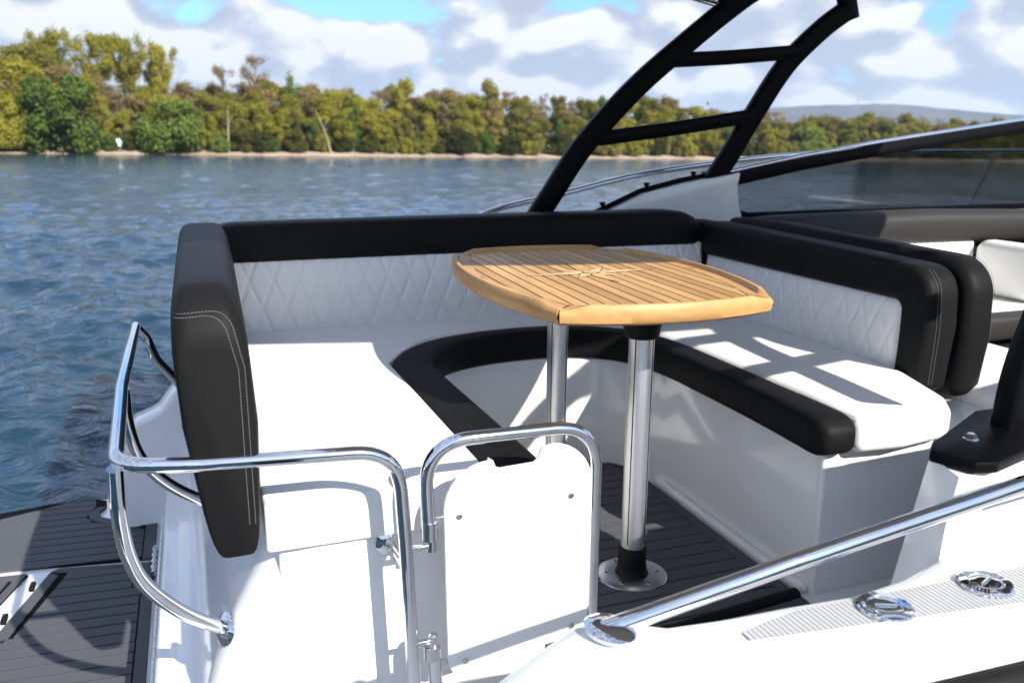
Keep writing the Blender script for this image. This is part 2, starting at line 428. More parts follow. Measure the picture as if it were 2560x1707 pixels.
# ---- starboard side deck and coaming (nearest the camera)
def ridge(x): return .772 - .115 * (x - .6)
xs = [.20, .26, .30, .36, .42, .47, .52, .60, .70, .80, .90, 1.0, 1.1, 1.25, 1.45, 1.8]
yin = lerp_tab([(.20, .845), (.30, .872), (.42, .900), (.47, .880), (.52, .848), (.60, .840), (.70, .837), (.83, .828), (.94, .850), (1.0, .872), (1.2, .896), (1.45, .92), (1.8, .93)])
ztop = lerp_tab([(.20, .405), (.30, .452), (.40, .488), (.46, .500), (1.8, .500)])
vs, fs = [], []
for x in xs:
    zt = ztop(x); yi = yin(x); yr = ridge(x) if x > .58 else ridge(.58) + (.58 - x) * .02
    lip = .006 if x > .6 else .006 * max(0, (x - .45) / .15)
    sec = [(yi, -.02), (yi, zt - .020), (yi - .004, zt - .006), (yi - .014, zt), (max(yr + .004, yi - .05), zt), (yr + .002, zt), (yr - .003, zt + lip), (yr - .028, zt + lip - .001),
           (.712 - .03 * (x - .6), zt - .012), (.700 - .03 * (x - .6), zt - .028), (.695 - .03 * (x - .6), zt - .046), (.690 - .03 * (x - .6), -.3)]
    vs += [(x, y, zz) for y, zz in sec]
m = len(sec)
for i in range(len(xs) - 1):
    for k in range(m - 1): fs.append((i * m + k, (i + 1) * m + k, (i + 1) * m + k + 1, i * m + k + 1))
fs.append(tuple(range(m)))
o = pydata('side_deck', vs, fs, 'gelcoat', boat); sharp(o.data, 40)
vs, fs = [], []
xs2 = [.60, .65, .70, .78, .86, .94, 1.02, 1.1, 1.2, 1.3, 1.45]
yin2 = lerp_tab([(.60, .792), (.65, .804), (.70, .812), (.86, .808), (1.1, .80), (1.45, .80)])
for x in xs2: vs += [(x, yin2(x), .5025), (x, ridge(x) + .003, .5025)]
for i in range(len(xs2) - 1): fs.append((2 * i, 2 * i + 2, 2 * i + 3, 2 * i + 1))
pydata('nonslip_strip', vs, fs, 'gelcoat_ribbed', boat, smooth=False)
# black rubbing strake under the deck edge
tube('rub_rail', [(.1, .710, .425), (.6, .690, .432), (1.0, .678, .432), (1.9, .66, .432)], .022, 'rubber', boat)
tube('rub_rail_insert', [(.1, .687, .425), (.6, .667, .432), (1.0, .655, .432), (1.9, .637, .432)], .006, 'steel', boat)
box('hull_stripe', (.1, 1.9), (.668, .70), (-.1, .405), 'black_paint', boat, bev=.01)
# coaming that carries the arch foot
vs, fs = [], []
rings = [[(.996, .868, .492), (1.018, .884, .535), (1.048, .900, .590), (1.060, .908, .600), (1.088, .985, .600), (1.088, .994, .590), (1.030, 1.0, .30), (1.0, 1.0, -.01)]]
for x, yb, yt, yi, zt in [(1.12, .886, .916, 1.006, .600), (1.20, .895, .925, 1.045, .600), (1.32, .903, .935, 1.095, .603), (1.40, .91, .94, 1.12, .63), (1.6, .92, .95, 1.12, .655), (2.4, .92, .95, 1.12, .68)]:
    rings.append([(x, yb - .008, .492), (x, yb + (yt - yb) * .4, .535), (x, yt - .008, zt - .010), (x, yt, zt), (x, yi - .008, zt), (x, yi, zt - .010), (x, yi + .004, .30), (x, yi + .004, -.01)])
vs = [p for r in rings for p in r]; m = 8
for i in range(len(rings) - 1):
    for k in range(m - 1): fs.append((i * m + k, i * m + k + 1, (i + 1) * m + k + 1, (i + 1) * m + k))
fs.append(tuple(range(m)))
o = pydata('coaming', vs, fs, 'gelcoat', boat); sharp(o.data, 45)
tube('coaming_trim', [(1.10, .897, .545), (1.2, .907, .547), (1.32, .915, .55)], .003, 'steel', boat)

# ---- port windscreen wing and dashboard side
fair = [(1.44, .74), (1.46, .79), (1.66, .876), (1.84, .916), (2.015, .944), (2.085, .955), (2.075, .90), (2.085, .83), (2.12, .74)]
extr('windscreen_wing', fair, 2.992, 3.075, 'gelcoat', boat, axis='Y', bev=.006)
tube('wing_track', [(1.43, 3.05, .789), (1.66, 3.05, .885), (1.84, 3.05, .925), (2.04, 3.05, .955)], .010, 'black_paint', boat)
for x, zz in ((1.50, .832), (1.69, .905), (1.90, .946)):
    lathe('track_stud', [(.008, 0), (.009, .006), (.012, .010), (.012, .016), (.004, .018)], (x, 3.05, zz - .004), 'black_plastic', boat, m=12)
extr('windscreen_wing', [(x + .45, zz) for x, zz in fair], .995, 1.05, 'gelcoat', boat, axis='Y', bev=.006)
box('side_lining', (1.46, 4.2), (1.055, 1.13), (.0, .645), 'black_vinyl', boat, bev=.012)
box('dashboard', (3.62, 4.6), (1.4, 3.02), (.0, .74), 'black_vinyl', boat, bev=.05)
box('side_lining', (2.06, 4.2), (2.96, 3.03), (.30, .76), 'black_vinyl', boat, bev=.012)

# ------------------------------------------------------------------ windscreen
top = [(2.055, .950), (2.41, 1.013), (2.83, 1.073), (3.66, 1.178), (4.4, 1.26)]
gl = [(2.075, .905), (2.41, .965), (2.83, 1.028), (3.66, 1.135), (4.4, 1.215), (4.4, .80), (2.16, .785), (2.105, .80), (2.085, .85)]
fr = [(2.055, .945)] + [(x, zz) for x, zz in top[1:]] + [(4.4, 1.205), (3.66, 1.125), (2.83, 1.020), (2.41, .958), (2.085, .898), (2.095, .85), (2.115, .805), (2.165, .790), (4.4, .805), (4.4, .775), (2.13, .765), (2.085, .80), (2.068, .86)]
def windscreen(y, label, dx=0.0):
    ws = thing('windscreen', label, 'windscreen', group='side windscreens')
    extr('glass_pane', gl, y - .0025, y + .0025, 'tinted_glass', ws, axis='Y')
    extr('frame', fr, y - .011, y + .011, 'black_paint', ws, axis='Y', bev=.003)
    tube('chrome_trim', [(x, y, zz + .004) for x, zz in top], .011, 'chrome', ws)
    setbase(ws, (2.1, y, .77)); ws.location.x += dx
windscreen(3.05, 'dark tinted windscreen with chrome top edge at right, in front of the river')
windscreen(1.02, 'dark tinted windscreen on the near side of the boat', .45)

# ------------------------------------------------------------------ cushions
def stitch(parent, path, n):
    """a dashed line of stitches as one thin part"""
    bm = bmesh.new(); path = [V(p) for p in path]
    d = [0.0]
    for a, b in zip(path, path[1:]): d.append(d[-1] + (b - a).length)
    def at(s):
        for i in range(len(d) - 1):
            if s <= d[i + 1]: return path[i].lerp(path[i + 1], (s - d[i]) / max(1e-9, d[i + 1] - d[i]))
        return path[-1]
    c = circ(.00065, 5)
    for k in range(n):
        a = at(d[-1] * (k + .12) / n); b = at(d[-1] * (k + .80) / n)
        if (b - a).length > 1e-5: sweep_bm([a, b], lambda i, t: c, None, bm)
    return from_bm('stitching', bm, 'thread', parent)
def puffy(name, poly, z0, z1, mat, parent, bev=.03, crown=.008):
    bm = extr_bm(poly, z0, z1); bevel(bm, bev, 5, 20)
    return from_bm(name, bm, mat, parent, deg=50)
# seat cushions
a = puffy('seat_cushion', [(.078, 1.452), (.502, 1.452), (.497, 2.0), (.492, 2.34), (.555, 2.45), (.62, 2.535), (.62, 2.552), (.078, 2.552)], .3735, .467, 'white_vinyl', None, bev=.026)
tag(a, 'large white seat cushion at the stern end of the sofa behind the gate', 'cushion', 'white sofa seat cushions')
a = puffy('seat_cushion', [(.078, 2.558), (.626, 2.558), (.72, 2.625), (.86, 2.665), (1.02, 2.675), (1.18, 2.66), (1.31, 2.61), (1.37, 2.558), (1.84, 2.558), (1.84, 2.86), (.078, 2.86)], .3735, .465, 'white_vinyl', None, bev=.02)
tag(a, 'narrow white seat cushion along the far side of the sofa beyond the table', 'cushion', 'white sofa seat cushions')
a = puffy('seat_cushion', [(1.412, 1.495), (1.55, 1.485), (1.705, 1.505), (1.755, 1.57), (1.84, 1.80), (1.85, 2.552), (1.385, 2.552), (1.42, 2.40), (1.427, 2.2), (1.427, 1.7)], .3735, .467, 'white_vinyl', None, bev=.028)
tag(a, 'white seat cushion right of the table with black front bolster and striped sunlight', 'cushion', 'white sofa seat cushions')
# black bolster running round the U
bp = [(.562, 1.462, .068), (.560, 1.60, .068), (.556, 1.85, .067), (.551, 2.12, .066), (.556, 2.30, .064), (.600, 2.425, .061), (.70, 2.53, .057), (.84, 2.590, .053),
      (1.0, 2.612, .051), (1.15, 2.597, .050), (1.265, 2.538, .050), (1.345, 2.425, .050), (1.376, 2.26, .048), (1.380, 2.05, .046), (1.378, 1.80, .046), (1.374, 1.62, .052), (1.370, 1.545, .054), (1.367, 1.495, .054)]
path = catmull([(x, y, 0) for x, y, _ in bp], 5); wds = [p.x for p in catmull([(ww, 0, 0) for _, _, ww in bp], 5)]
N = len(path)
def bsec(i, t):
    e = min(i, N - 1 - i); k = [.42, .66, .80, .89, .95, .985, 1][min(e, 6)] if i > N / 2 else [.55, .82, .94, 1][min(e, 3)]
    wd = wds[i] * (k * .6 + .4); zc = .418; hh = .0505 * k
    return superell(wd, zc - hh, zc + hh, 4.2, 28)
bo = thing('seat_bolster', 'black padded bolster curving round the inner front edge of the sofa seats', 'bolster')
from_bm('bolster_pad', sweep_bm(path, bsec, V((0, 0, 1))), 'black_vinyl', bo, deg=60)
def offs(path, wds, k, zz, lo, hi):
    out = []
    for i in range(lo, hi):
        t = (path[min(i + 1, N - 1)] - path[max(i - 1, 0)]).normalized(); s = t.cross(V((0, 0, 1)))
        p = path[i] + s * wds[i] * k; out.append((p.x, p.y, zz))
    return out
for k, zz in ((-.80, .4640), (-.93, .4540)):
    stitch(bo, offs(path, wds, k, zz, N - 14, N - 2), 46)
    stitch(bo, offs(path, wds, k, zz, 38, 56), 60)
setbase(bo, (.95, 2.0, .37))

def rrect(x0, x1, z0, z1, r, n=6, rs=None):
    rs = rs or (r, r, r, r)
    return (arc(x0 + rs[0], z0 + rs[0], rs[0], 180, 270, n) + arc(x1 - rs[1], z0 + rs[1], rs[1], 270, 360, n)
            + arc(x1 - rs[2], z1 - rs[2], rs[2], 0, 90, n) + arc(x0 + rs[3], z1 - rs[3], rs[3], 90, 180, n))
# aft backrest: thick black roll along the stern
ab = thing('backrest_cushion', 'thick black stern backrest with grey double stitching behind the chrome rail', 'backrest', group='sofa backrests')
bm = bmesh.new(); rings = []
AL = lerp_tab([(.38, .004), (.42, -.008), (.526, -.026), (.626, -.040), (.70, -.047), (.76, -.048), (.83, -.047), (.87, -.044)])
AR = lerp_tab([(.38, .066), (.43, .068), (.545, .073), (.68, .077), (.76, .070), (.80, .066), (.84, .060), (.87, .054)])
ysl = [1.362, 1.3645, 1.370, 1.379, 1.392, 1.410, 1.432, 1.456, 1.6, 1.9, 2.2, 2.5, 2.75, 2.9, 2.97, 2.99]
for j, y in enumerate(ysl):
    k = [.55, .70, .82, .91, .96, .985, 1, 1, 1, 1, 1, 1, 1, .97, .85, .6][j]
    dy = min(.095, y - 1.362); drop = .095 - math.sqrt(max(0, .095 ** 2 - (.095 - dy) ** 2))
    far = max(0, (y - 1.44) / 1.5)
    ztop_ = .868 - .052 * far; zb = .418 - .03 * far
    pts = []
    for t_ in range(40):
        aa = 2 * math.pi * t_ / 40; ca, sa = math.cos(aa), math.sin(aa); n_ = 3.6
        n_ = 5.5 if sa > 0 else 7.0; pz = math.copysign(abs(sa) ** (2 / (n_ + 1.5)), sa); qx = math.copysign(abs(ca) ** (2 / n_), ca)
        zz = (ztop_ + zb) / 2 + (ztop_ - zb) / 2 * pz
        xl_, xr_ = AL(zz) - .004 * far, AR(zz) + .035 * far
        px = (xl_ + xr_) / 2 + (xr_ - xl_) / 2 * qx * (k * .4 + .6); zc = (ztop_ + zb) / 2
        pts.append(bm.verts.new((px, y, zc + (zz - zc) * (k * .06 + .94) - drop * max(0, pz) ** 1.5)))
    rings.append(pts)
for r0, r1 in zip(rings, rings[1:]):
    for k in range(40): bm.faces.new((r0[k], r0[(k + 1) % 40], r1[(k + 1) % 40], r1[k]))
bm.faces.new(rings[0][::-1]); bm.faces.new(rings[-1])
pad = from_bm('backrest_pad', bm, 'black_vinyl', ab, deg=60)
bm = bmesh.new(); bm.from_mesh(pad.data); bvh = BVHTree.FromBMesh(bm); bm.free()
for off in (0, .0095):                              # double seam laid on the surface of the pad
    pth = fil([(-.040, 0, .822 + off * .6), (.030 + off, 0, .826 + off * .6), (.049 + off, 0, .74), (.050 + off, 0, .44)], [.035, .06])
    out_ = []
    for a_, b_ in zip(pth, pth[1:]):
        for t_ in range(8):
            q2 = a_.lerp(b_, t_ / 8); h_ = bvh.ray_cast(V((q2.x, 1.0, q2.z)), V((0, 1, 0)))
            if h_[0] is not None and h_[3] < .6: out_.append(h_[0] + h_[1] * .0003)
    stitch(ab, out_, 86)
setbase(ab, (.01, 2.1, .42))

def quilt(name, parent, o, u, v, n, wd, ht, nu, nv, du, dv, bulge=.012, depth=.0052, edge=.02):
    o, u, v, n = V(o), V(u), V(v), V(n); vs, fs = [], []
    for j in range(nv + 1):
        for i in range(nu + 1):
            a, b = wd * i / nu, ht * j / nv
            p, q_ = a / du + b / dv, a / du - b / dv
            d_ = min(abs(p - round(p)), abs(q_ - round(q_)))
            g = depth * math.exp(-(d_ / .085) ** 2)
            ed = min(a, wd - a, b, ht - b); e = min(1, max(0, ed / edge)); e = 1 - (1 - e) ** 2
            vs.append(o + u * a + v * b + n * (bulge * math.sin(math.pi * b / ht) ** .6 * e - g * e - .004 * (1 - e)))
    for j in range(nv):
        for i in range(nu):
            k = j * (nu + 1) + i; fs.append((k, k + 1, k + nu + 2, k + nu + 1))
    return pydata(name, vs, fs, 'white_vinyl', parent)
# port backrest
pb = thing('backrest_cushion', 'long backrest of quilted white vinyl with a black head roll behind the table', 'backrest', group='sofa backrests')
q_ = quilt('quilted_panel', pb, (.075, 2.846, .445), (1, 0, 0), (0, .06, .995), (0, -1, .06), 1.765, .262, 380, 50, .076, .19)
bm = sweep_bm([V((x, 2.915 + .03 * 0, 0)) for x in [.07, .075, .09, .12, .3, .6, .9, 1.2, 1.5, 1.62, 1.70, 1.76, 1.80, 1.825, 1.832]],
              lambda i, t: [(a, b + .008 * math.sin(3.1 * t)) for a, b in superell([.06, .068, .072, .075, .075, .075, .075, .075, .075, .075, .0745, .072, .066, .05, .03][i], .682, [.80, .806, .810, .812, .813, .814, .815, .816, .817, .818, .817, .811, .795, .77, .74][i], 4, 26)], V((0, 0, 1)))
from_bm('head_roll', bm, 'black_vinyl', pb, deg=60)
box('backing', (.07, 1.86), (2.890, 3.02), (.375, .70), 'black_vinyl', pb, bev=.01)
box('corner_filler', (1.80, 1.95), (2.862, 3.02), (.40, .775), 'black_vinyl', pb, bev=.03)
setbase(pb, (.95, 2.9, .45))
# forward bench backrest
fb = thing('backrest_cushion', 'backrest at right with black surround and quilted white panel, facing the table', 'backrest', group='sofa backrests')
quilt('quilted_panel', fb, (1.842, 1.845, .440), (0, 1, 0), (.05, 0, .999), (-1, 0, .05), 1.0, .222, 220, 46, .076, .19)
def slab(name, parent, x0, x1, poly, mat, bev=.03, seg=5):
    bm = extr_bm(poly, x0, x1, 'X'); bevel(bm, bev, seg, 30)
    return from_bm(name, bm, mat, parent, deg=50)
# black surround: head roll and near side bolster
sur = [(2.86, .655), (2.86, .782)] + [(2.6, .780), (2.2, .772)] + arc(1.735 + .085, .762 - .085, .085, 90, 180, 8) + [(1.728, .60), (1.745, .41), (1.838, .41), (1.838, .60)] + arc(1.838 + .03, .655 - .03, .03, 180, 90, 5)[1:]
slab('surround', fb, 1.828, 1.945, sur, 'black_vinyl', .026)
slab('core', fb, 1.880, 1.938, [(1.83, .40), (2.86, .40), (2.86, .68), (1.83, .68)], 'black_vinyl', .005, 2)
for dx, dz in ((0.030, 0), (.042, 0)):
    pth = [(1.828 + dx, 1.735 - .004, .44), (1.828 + dx, 1.726, .58), (1.828 + dx, 1.730, .66)] + [(1.828 + dx, y - .001, zz + .0005) for y, zz in arc(1.735 + .085, .762 - .085, .086, 180, 120, 5)]
    stitch(fb, pth, 60)
setbase(fb, (1.89, 2.3, .44))
# forward facing companion behind it
f2 = thing('backrest_cushion', 'black backrest standing back to back behind the quilted backrest at right', 'backrest', group='sofa backrests')
poly = [(2.90, .38), (2.90, .790), (2.6, .800), (2.2, .790)] + arc(1.722 + .11, .782 - .11, .11, 90, 180, 9) + [(1.716, .56), (1.735, .385)]
slab('backrest_pad', f2, 1.958, 2.065, poly, 'black_vinyl', .035)
pth = [(2.045, 1.728, .42), (2.045, 1.7165, .56), (2.045, 1.722, .66)] + [(2.045, y - .001, zz) for y, zz in arc(1.722 + .11, .782 - .11, .111, 180, 110, 6)]
stitch(f2, pth, 66)
setbase(f2, (2.0, 2.3, .38))
# white pilot seat in front of it
ps = thing('pilot_seat_cushion', 'white seat cushion at far right beyond the backrests, cut by shadow', 'cushion')
puffy('seat_pad', [(2.02, 1.66), (2.10, 1.60), (2.47, 1.60), (2.52, 1.66), (2.52, 2.34), (2.02, 2.34)], .335, .425, 'white_vinyl', ps, bev=.03)
setbase(ps, (2.3, 2.0, .33))
# long companion seat on the port side by the windscreen
cs = thing('companion_seat', 'black and white seat below the tinted windscreen at far right', 'seat')
bm = sweep_bm([V((x, 2.90, 0)) for x in (2.08, 2.09, 2.12, 2.2, 2.6, 3.0, 3.4, 3.8)],
              lambda i, t: superell([.03, .06, .075, .08, .08, .08, .08, .08][i], .665 - .02 * t, [.74, .77, .785, .79, .795, .798, .79, .775][i], 3.2, 24), V((0, 0, 1)))
from_bm('head_roll', bm, 'dark_vinyl', cs, deg=60)
quilt('quilted_panel', cs, (2.1, 2.835, .42), (1, 0, 0), (0, .05, .998), (0, -1, .05), 1.12, .25, 160, 40, .076, .19)
box('seat_back_core', (2.1, 3.62), (2.88, 2.96), (.38, .68), 'black_vinyl', cs, bev=.01)
extr('seat_pad', [(2.56, 2.47), (3.6, 2.47), (3.6, 2.835), (2.56, 2.835)], .33, .432, 'white_vinyl', cs, bev=.025)
bm = sweep_bm([V((x, 2.45, 0)) for x in (2.55, 2.57, 2.6, 3.0, 3.6)], lambda i, t: superell([.03, .045, .05, .05, .05][i], .325, [.41, .425, .43, .43, .43][i], 3.4, 22), V((0, 0, 1)))
from_bm('front_bolster', bm, 'dark_vinyl', cs, deg=60)
extr('side_pillow', rrect(2.50, 2.83, .44, .67, .05), 3.20, 3.30, 'white_vinyl', cs, axis='X', bev=.035, seg=4)
extr('seat_plinth', [(2.56, 2.46), (3.6, 2.46), (3.6, 2.84), (2.56, 2.84)], -.01, .325, 'black_vinyl', cs, bev=.01)
setbase(cs, (2.9, 2.7, .0))

# ------------------------------------------------------------------ teak table
tb = thing('table', 'oblong teak cockpit table with dark caulked planks on two metal pedestals', 'table')
TC = V((.943, 1.975)); ta = math.radians(5.0)
TU = V((math.cos(ta), -math.sin(ta))); TV = V((math.sin(ta), math.cos(ta)))
tt = bpy.data.objects.new('table_top', None)
HU, HV, BU, BV = .250, .430, .072, .050          # half sizes at the corners and the bulge of the sides
ZT = .757
def side_u(v, ins=0.0): return HU - ins + BU * (1 - (v / HV) ** 2)
def end_v(u, ins=0.0): return HV - ins + BV * (1 - (u / HU) ** 2)
top_poly = []
K = 16
for k in range(K + 1):
    u = -HU + 2 * HU * k / K; top_poly.append((u, -end_v(u)))
for k in range(1, K + 1):
    v = -HV + 2 * HV * k / K; top_poly.append((side_u(v), v))
for k in range(1, K + 1):
    u = HU - 2 * HU * k / K; top_poly.append((u, end_v(u)))
for k in range(1, K):
    v = HV - 2 * HV * k / K; top_poly.append((-side_u(v), v))
bm = extr_bm([(u * .975, v * .975) for u, v in top_poly], ZT - .028, ZT - .0035)
tt = from_bm('table_top', bm, 'caulk', tb)
TU = TU + TV * .09
TM = Matrix(((TU.x, TV.x, 0, TC.x), (TU.y, TV.y, 0, TC.y), (0, 0, 1, 0), (0, 0, 0, 1)))
tt.matrix_local = TM
INS = .044
def vlim(u):
    e = HV - INS + BV * (1 - (u / HU) ** 2)
    hu = HU - INS
    s = HV if abs(u) <= hu else (HV) * math.sqrt(max(0, 1 - (abs(u) - hu) / BU))
    return min(e, s)
pw = .0335; g = .0048
nP = 18
for i in range(nP):
    u0 = (i - nP / 2) * pw + g / 2; u1 = u0 + pw - g
    us = [u0 + (u1 - u0) * k / 4 for k in range(5)]
    lim = [vlim(u) - .003 for u in us]
    if max(lim) < .05: continue
    poly = [(u, -l) for u, l in zip(us, lim)] + [(u, l) for u, l in zip(us[::-1], lim[::-1])]
    bm = extr_bm(poly, ZT - .006, ZT); bevel(bm, .0006, 1, 60)
    o = from_bm('plank', bm, 'teak', tt)
# curved edge rails with a raised fiddle
def edge_rail(fn, a0, a1, axis, sgn):
    vs, fs = [], []; n = 26
    for k in range(n + 1):
        t = k / n; s = a0 + (a1 - a0) * t
        e = min(t, 1 - t) * abs(a1 - a0)
        lip = .0105 * min(1, max(0, (e - .028) / .02))
        o_ = fn(s)
        sec = [(o_ - INS, ZT - .006), (o_ - INS, ZT), (o_ - .017, ZT), (o_ - .012, ZT + lip), (o_ - .004, ZT + lip), (o_ + .001, ZT + lip - .004 - .002),
               (o_ + .002, ZT - .012), (o_ - .002, ZT - .028), (o_ - .010, ZT - .034), (o_ - INS, ZT - .034)]
        for d_, zz in sec:
            sh = s * (1 - max(0, (o_ - d_)) * (1 / (HV if axis == 'u' else HU)) * .95)
            vs.append((sgn * d_, sh, zz) if axis == 'u' else (sh, sgn * d_, zz))
    m = 10
    for i in range(n):
        for k in range(m): fs.append((i * m + k, i * m + (k + 1) % m, (i + 1) * m + (k + 1) % m, (i + 1) * m + k))
    fs += [tuple(range(m)), tuple(range(n * m, n * m + m))]
    bm = bmesh.new(); bv = [bm.verts.new(v) for v in vs]
    for f in fs: bm.faces.new([bv[i] for i in f])
    return from_bm('edge_rail', bm, 'teak_edge' if axis == 'u' else 'teak_end', tt, deg=40)
gp = .002
edge_rail(side_u, -HV + gp, HV - gp, 'u', -1); edge_rail(side_u, -HV + gp, HV - gp, 'u', 1)
edge_rail(end_v, -HU + gp, HU - gp, 'v', -1); edge_rail(end_v, -HU + gp, HU - gp, 'v', 1)
# black corner joints
for su in (-1, 1):
    for sv in (-1, 1):
        d_ = V((su * (HU), sv * (HV), 0)); e = V((-su * INS * .92, -sv * INS * .92, 0))
        tube('corner_joint', [d_ + V((0, 0, ZT - .016)) - e * .02, d_ + e * .5 + V((0, 0, ZT - .0015)), d_ + e + V((0, 0, ZT - .0015))], .0026, 'caulk', tt, m=6)
# compass rose
def rhomb(name, ang, ln, wd, zz, mat, r0=0.0):
    c, s = math.cos(ang), math.sin(ang)
    pts = [(r0, 0), (.30 * ln, wd), (ln, 0), (.30 * ln, -wd)]
    bm = extr_bm([(c * a - s * b, s * a + c * b) for a, b in pts], zz - .003, zz)
    return from_bm(name, bm, mat, tt, smooth=False)
for k in range(4):                                 # short diagonal points under the long ones
    a_ = math.radians(45 + 90 * k + 3)
    rhomb('compass_outline', a_, .098, .0175, ZT + .0003, 'caulk', .012); rhomb('compass_point', a_, .092, .0145, ZT + .0005, 'teak_light', .016)
for k, ln in ((0, .172), (1, .150), (2, .172), (3, .150)):
    a_ = math.radians(90 * k + 3)
    rhomb('compass_outline', a_, ln + .007, .0205, ZT + .0008, 'caulk', .008); rhomb('compass_point', a_, ln, .0175, ZT + .0011, 'teak_light' if k % 2 == 0 else 'teak', .012)
lathe('compass_outline', [(.024, 0), (.024, .003)], (0, 0, ZT - .0016), 'caulk', tt, m=8); lathe('compass_hub', [(.0205, 0), (.0205, .004)], (0, 0, ZT - .0022), 'teak', tt, m=24)
# two pedestals
for (x, y) in ((.987, 1.772), (.968, 2.235)):
    lg = lathe('pedestal', [(.0305, .05), (.0305, .665)], (x, y, 0), 'aluminium', tb, m=40)
    for an in (-55, 35, 125, 215):                  # extruded flutes
        c, s = math.cos(math.radians(an)), math.sin(math.radians(an))
        tube('flute', [(x + c * .0302, y + s * .0302, .10), (x + c * .0302, y + s * .0302, .66)], .0016, 'black_plastic', lg, m=6)
    lathe('top_socket', [(.0365, .630), (.041, .634), (.046, .660), (.055, .705), (.056, .724)], (x, y, 0), 'black_plastic', tb)
    lathe('bottom_collar', [(.046, .006), (.044, .012), (.038, .024), (.0355, .045), (.0345, .085), (.0325, .088)], (x, y, 0), 'black_plastic', tb)
    bp_ = lathe('base_plate', [(.0875, .005), (.0870, .0085), (.080, .0120), (.05, .0135), (.03, .014)], (x, y, 0), 'brushed_plate', tb, m=48)
    lathe('base_rim', [(.091, .005), (.0905, .0072), (.087, .0078)], (x, y, 0), 'chrome', tb, m=48)
    for k in range(6):
        an = math.radians(60 * k - 78); sx, sy = x + .066 * math.cos(an), y + .066 * math.sin(an)
        sc = lathe('screw', [(.0062, .012), (.0060, .0142), (.0040, .0150)], (sx, sy, 0), 'steel', bp_, m=14)
        lathe('screw_recess', [(.0030, .0148), (.0028, .0153)], (sx, sy, 0), 'black_plastic', bp_, m=6)
setbase(tb, (.98, 2.0, .005))

# ------------------------------------------------------------------ chrome stern rail
sr = thing('stern_rail', 'polished stainless stern rail looping round the black backrest at left', 'railing')
R = .0125
tube('top_rail', fil([(.322, 1.37, .05), (.309, 1.37, .40), (.300, 1.37, .572), (-.02, 1.368, .588), (-.140, 1.365, .602), (-.158, 1.80, .606), (-.160, 2.36, .612), (-.142, 2.45, .560), (-.125, 2.45, .50), (-.03, 2.45, .37)],
                     [.02, .085, .02, .055, .3, .03, .04, .12], 9), R, 'chrome', sr, m=18)
tube('leg', catmull([(-.142, 1.374, .595), (-.145, 1.395, .51), (-.140, 1.425, .42), (-.118, 1.455, .345), (-.062, 1.492, .262), (.008, 1.535, .192)], 6), R, 'chrome', sr, m=18)
tube('leg', catmull([(-.156, 1.80, .602), (-.154, 1.81, .52), (-.135, 1.825, .44), (-.08, 1.845, .365), (.02, 1.86, .292)], 6), R, 'chrome', sr, m=18)
for p, ax in (((.001, 1.531, .197), (-.9, -.45, .35)), ((-.0, 1.858, .308), (-.8, 0, .6))):
    lathe('foot_flange', [(.031, -.002), (.031, .002), (.024, .006), (.0135, .009)], p, 'chrome', sr, axis=ax)
lathe('standoff_flange', [(.026, 0), (.026, .004), (.018, .009), (.010, .012)], (.3, 1.4675, .355), 'chrome', sr, axis=(0, -1, 0))
tube('standoff', [(.30, 1.46, .355), (.306, 1.372, .355)], .008, 'chrome', sr)
for zz in (.385, .195):
    box('hinge_bracket', (.318, .362), (1.364, 1.374), (zz - .004, zz + .004), 'steel', sr, bev=.002)
    lathe('hinge_pin', [(.009, -.010), (.009, .010), (.005, .014)], (.357, 1.369, zz), 'steel', sr)
setbase(sr, (.3, 1.37, .05))

# ------------------------------------------------------------------ gate
gt = thing('gate', 'white board gate in a rounded chrome tube frame, screwed at the corners', 'gate')
GY = 1.369
tube('frame_tube', fil([(.352, GY, .400), (.345, GY, .580), (.675, GY, .577), (.677, GY, .05)], [.10, .088], 12), R, 'chrome', gt, m=18)
tube('frame_tube', fil([(.358, GY, .180), (.360, GY, .085), (.43, GY, .045), (.68, GY, .05)], [.06, .04], 9), R, 'chrome', gt, m=18)
for z0, z1 in ((.398, .432), (.158, .186)):
    tube('hinge_sleeve', [(.353, GY, z0), (.353, GY, z1)], .0145, 'steel', gt)
for zz, x in ((.428, .362), (.14, .366)):
    box('mount_tab', (x, x + .035), (GY - .004, GY + .002), (zz - .012, zz + .012), 'steel', gt, bev=.002)
pn = arc(.378 + .035, .118 + .03, .03, 180, 255, 5) + [(.60, .148), (.664, .152)] + [(.665, .45)] + arc(.665 - .085, .543 - .075, .085, 15, 85, 7)
pn += [(.566, .549), (.560, .540), (.556, .527), (.548, .521), (.482, .518), (.474, .522), (.470, .534), (.460, .541)] + arc(.378 + .085, .535 - .085, .085, 92, 180, 8)
bm = extr_bm(pn, GY - .010, GY - .001, 'Y'); bevel(bm, .0022, 2, 40)
pnl = from_bm('panel', bm, 'white_board', gt)
for x, zz in ((.405, .438), (.622, .447), (.415, .146), (.63, .175)):
    sc = lathe('screw', [(.0062, -.001), (.0060, .0018), (.0035, .003)], (x, GY - .010, zz), 'steel', pnl, axis=(0, -1, 0), m=14)
setbase(gt, (.5, GY, .05))

